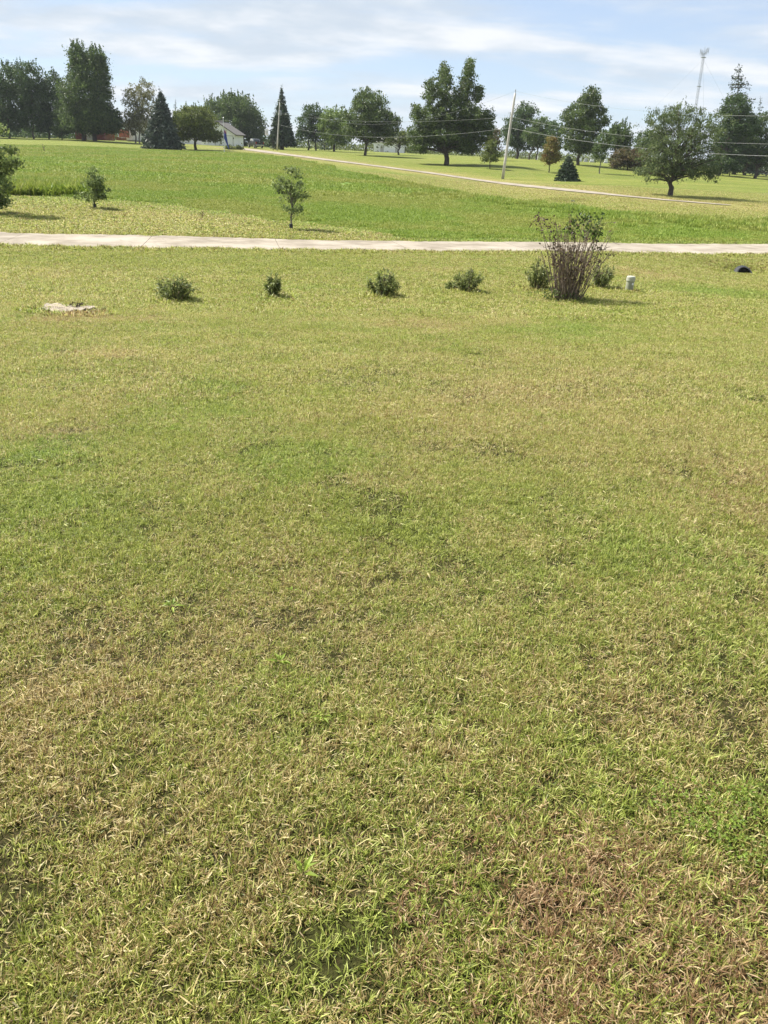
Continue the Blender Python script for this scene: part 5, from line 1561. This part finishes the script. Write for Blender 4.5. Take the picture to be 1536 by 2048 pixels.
def pedestal():
    b = hit(1257, 585); D = b[1]
    mpp = D / 1600; R = 8.2 * mpp; H = 33 * mpp * .97
    root = empty('utility_pedestal', b, 'small grey-green utility pedestal standing in the lawn near the right', 'pedestal', rz=.5)
    mb = MB(); mb.lathe([(R * .97, -.05), (R * .99, .02), (R * .93, H * .72)], 24); mb.build('body', MAT['pedestal'], root, smooth=False)
    mb = MB(); mb.lathe([(R * 1.02, H * .70), (R * 1.06, H * .73), (R * 1.04, H * .93), (R * .96, H * .985), (R * .5, H * 1.01), (.005, H * 1.012)], 24); mb.build('cap', MAT['pedestal_cap'], root)
    mb = MB(); mb.box((R * .55, -R * .86, H * .06), (R * .5, .03, H * .10), .5); mb.build('lock_plate', MAT['black_plastic'], root)
    mb = MB(); mb.box((-R * .1, -R * 1.0, H * .55), (R * .5, .006, H * .12), 0); mb.build('tag_plate', MAT['board_white'], root)


pedestal()


def D_NEAR(u):
    return u > 1300


def culvert(u, v, Rr, yaw, label, sink=.0):
    q_ = CULV[0] if D_NEAR(u) else CULV[1]
    b = np.array([q_[0], q_[1] - .5, gz(q_[0], q_[1])])
    root = empty('culvert_pipe', b + np.array([0, 0, Rr * .75 - sink]), label, 'pipe', 'black drain pipes', rz=yaw)
    root.rotation_euler = (0, math.radians(3), yaw)
    k = 28; a = np.linspace(0, 2 * np.pi, k, endpoint=False)
    # pipe along +X (into the bank); mouth cut at a slant, ribs outside
    def ring(r, x0, slant=0.0):
        return np.stack([x0 + slant * (r * np.sin(a) + Rr), r * np.cos(a), r * np.sin(a)], -1)
    sl = 1.7
    rings = [ring(Rr * .9, .5, 0) * [1, 1, 1], ring(Rr * .9, 0, sl), ring(Rr, 0, sl)]
    L = 1.9
    for i in range(5):
        x = .12 + i * .2
        rings += [ring(Rr, x, sl * (1 - i / 5)), ring(Rr * 1.07, x + .05, sl * (1 - i / 5)), ring(Rr * 1.07, x + .1, sl * (1 - i / 5)), ring(Rr, x + .14, sl * (1 - i / 5))]
    inner = [ring(Rr * .9, 0, sl), ring(Rr * .9, 1.1, 0)]
    V = np.concatenate(rings[1:]); n = len(rings) - 1
    F = [(i * k + j, i * k + (j + 1) % k, (i + 1) * k + (j + 1) % k, (i + 1) * k + j) for i in range(n - 1) for j in range(k)]
    mb = MB(); mb.add(V, F); mb.build('pipe', MAT['black_plastic'], root)
    mb = MB(); V = np.concatenate(inner); mb.add(V, [(j, (j + 1) % k, k + (j + 1) % k, k + j) for j in range(k)] + [tuple(range(k, 2 * k))]); mb.build('lining_dark_cap', MAT['black_plastic'], root)  # inner wall plus a black end cap added for the pipe's dark depth
    lo = [j for j in range(k) if math.sin(a[j]) < -.72]
    lo = sorted(lo, key=lambda j: math.cos(a[j]))
    V = np.concatenate([ring(Rr * .885, .02, sl)[lo], ring(Rr * .885, 1.0, .1)[lo]]); m = len(lo)
    mb = MB(); mb.add(V + [0, 0, .01], [(i, i + 1, m + i + 1, m + i) for i in range(m - 1)]); mb.build('silt', MAT['pipe_floor'], root)


culvert(1483, 541, .27, math.radians(78), 'black corrugated drain pipe mouth in the near road bank at right')
culvert(1141, 402, .24, math.radians(70), 'small black drain pipe mouth in the far bank below the driveway')


def stump():
    b = hit(134, 622)
    D = b[1]; mpp = D / 1620
    root = empty('tree_stump', b, 'wide flat pale tree stump cut level with the lawn at left', 'stump')
    Rx, Ry, H = 52 * mpp, 40 * mpp, .055
    k = 44; a = np.linspace(0, 2 * np.pi, k, endpoint=False)
    prof = 1 + .10 * np.sin(3 * a + 1) + .06 * np.sin(7 * a) + rng.normal(0, .02, k)
    prof *= 1 - .34 * np.exp(-((a - 4.95) / .22) ** 2)
    x, y = Rx * prof * np.cos(a), Ry * prof * np.sin(a)
    z = H + .018 * np.cos(a * 2 + .6) + rng.normal(0, .012, k)
    low = np.stack([x * 1.10, y * 1.10, np.full(k, -.06)], -1); midr = np.stack([x * 1.02, y * 1.02, np.full(k, H * .5)], -1); top = np.stack([x, y, z], -1)
    mb = MB(); mb.add(np.concatenate([low, midr, top]), [(i * k + j, i * k + (j + 1) % k, (i + 1) * k + (j + 1) % k, (i + 1) * k + j) for i in range(2) for j in range(k)]); mb.build('bark', MAT['stump_bark'], root)
    V = [top * [.985, .985, 1] + [0, 0, .004]]
    for f in (.66, .33): V.append(np.stack([x * f, y * f, H + (z - H) * f + rng.normal(0, .008, k)], -1))
    V.append(np.array([[0, 0, H]])); V = np.concatenate(V)
    F = [(i * k + j, i * k + (j + 1) % k, (i + 1) * k + (j + 1) % k, (i + 1) * k + j) for i in range(2) for j in range(k)] + [(2 * k + j, 2 * k + (j + 1) % k, 3 * k) for j in range(k)]
    mb = MB(); mb.add(V, F); mb.build('cut_face', MAT['cut'], root)
    T = []
    n = 30
    C = rng.normal(0, 1, (n, 3)) * [.05, .05, .02] + [18 * mpp, .1, H + .035]
    V, F = leaf_strip(C, norm(rng.normal(0, 1, (n, 3)) + [0, 0, .5]), norm(rng.normal(0, 1, (n, 3))), .05 * rng.uniform(.6, 1.3, n), .03 * rng.uniform(.7, 1.3, n))
    o = link('dead_leaf_clump', mesh_np('dead_leaf_clump', V, [F], MAT['leaf_dead'], {'rnd': np.repeat(rng.uniform(0, .4, n), 5), 'clu': np.repeat(rng.uniform(0, .4, n), 5)}), None, b)
    tag(o, 'small dark clump of dead leaves lying on the stump', 'leaves')


stump()


def twig_plant(u, v, hpx, label):
    b = hit(u, v); D = b[1]; H = hpx * D / 1700
    root = empty('young_shoot', b, label, 'seedling')
    T = Tubes(); C = []
    for _ in range(5):
        e = np.array([rng.normal(0, .12), rng.normal(0, .08), H * rng.uniform(.7, 1.1)])
        T.add(bent(np.zeros(3), e, 0, 5, .015), np.linspace(.012, .005, 5), 4)
        for _ in range(5): C.append(e * rng.uniform(.6, 1) + rng.normal(0, .03, 3))
    link('stems', T.mesh('stems', MAT['twig']), root)
    C = np.array(C); n = len(C)
    V, F = leaf_strip(C, norm(rng.normal(0, 1, (n, 3))), norm(rng.normal(0, 1, (n, 3)) + [0, 0, .6]), rng.uniform(.05, .1, n), rng.uniform(.03, .05, n))
    link('leaves', mesh_np('leaves', V, [F], MAT['leaf_brown'], {'rnd': np.repeat(rng.uniform(0, 1, n), 5), 'clu': np.repeat(rng.uniform(0, 1, n), 5)}), root)


twig_plant(405, 436, 13, 'tiny brownish shoot alone on the dry verge beyond the road')


def weed(u, v, spx, label, n=9, wide=.26, lift=.5):
    b = hit(u, v); D = math.hypot(b[1], CAMZ - b[2])
    L0 = spx * D / 1540
    a = rng.uniform(0, 6.28, n)
    d = norm(np.stack([np.cos(a), np.sin(a), rng.uniform(.1, lift + .3, n)], -1))
    V, F = leaf_strip(d * .006 + [0, 0, .025], d, norm(rng.normal(0, .3, (n, 3)) + [0, 0, 1]), L0 * rng.uniform(.6, 1.15, n), L0 * wide * rng.uniform(.8, 1.2, n))
    o = link('broadleaf_weed', mesh_np('broadleaf_weed', V, [F], MAT['leaf_weed'], {'rnd': np.repeat(rng.uniform(0.3, 1, n), 5), 'clu': np.repeat(rng.uniform(.3, 1, n), 5)}), None, b)
    tag(o, label, 'weed', 'weeds in the lawn')


weed(606, 1762, 34, 'bright green broadleaf weed near the bottom centre of the lawn', 7, .3, 1.1)
weed(645, 1445, 22, 'small green weed rosette left of centre in the middle lawn', 8)
weed(345, 1222, 22, 'dark green weed tuft in the dry left part of the lawn', 9)
weed(585, 1192, 15, 'tiny green weed in the middle of the lawn', 6)
weed(340, 866, 18, 'small bright weed in the upper left lawn', 7)
weed(560, 1335, 24, 'leafy weed left of the small rosette', 8)


def leafy_patch():
    c = hit(1470, 1650)
    n = 900
    a = rng.uniform(0, 6.28, n); q = np.sqrt(rng.uniform(0, 1, n)) * (1 + .2 * np.sin(a * 3))
    x = c[0] + .26 * q * np.cos(a) + .06; y = c[1] + .17 * q * np.sin(a)
    C = np.stack([x, y, ground_z(x, y) + rng.uniform(.015, .05, n)], -1)
    d = norm(np.stack([np.cos(a * 7), np.sin(a * 7), rng.uniform(-.1, .5, n)], -1))
    V, F = leaf_strip(C, d, norm(rng.normal(0, .35, (n, 3)) + [0, 0, 1]), rng.uniform(.007, .015, n), rng.uniform(.006, .011, n))
    o = link('clover_patch', mesh_np('clover_patch', V, [F], MAT['leaf_weed'], {'rnd': np.repeat(rng.uniform(0.0, .5, n), 5), 'clu': np.repeat(rng.uniform(.2, 1, n), 5)}))
    tag(o, 'dense patch of tiny-leaved green ground cover at the lower right edge', 'ground cover', None, 'stuff')


leafy_patch()

# ------------------------------------------------------------------ summer haze
HAZE = 0.00014


def build_haze():
    mb = MB(); mb.box((0, 0, 28), (2400, 2400, 76)); o = mb.build('haze', MAT['wire'])
    m, nt, L = new_mat('haze_air')
    v = N(nt, 'ShaderNodeVolumePrincipled'); v.inputs['Density'].default_value = HAZE; v.inputs['Color'].default_value = (.86, .92, 1.0, 1)
    v.inputs['Anisotropy'].default_value = 0.0
    out = N(nt, 'ShaderNodeOutputMaterial'); L(v.outputs[0], out.inputs['Volume'])
    o.data.materials.clear(); o.data.materials.append(m)
    tag(o, 'thin pale summer haze filling the air', 'haze', None, 'stuff')


build_haze()
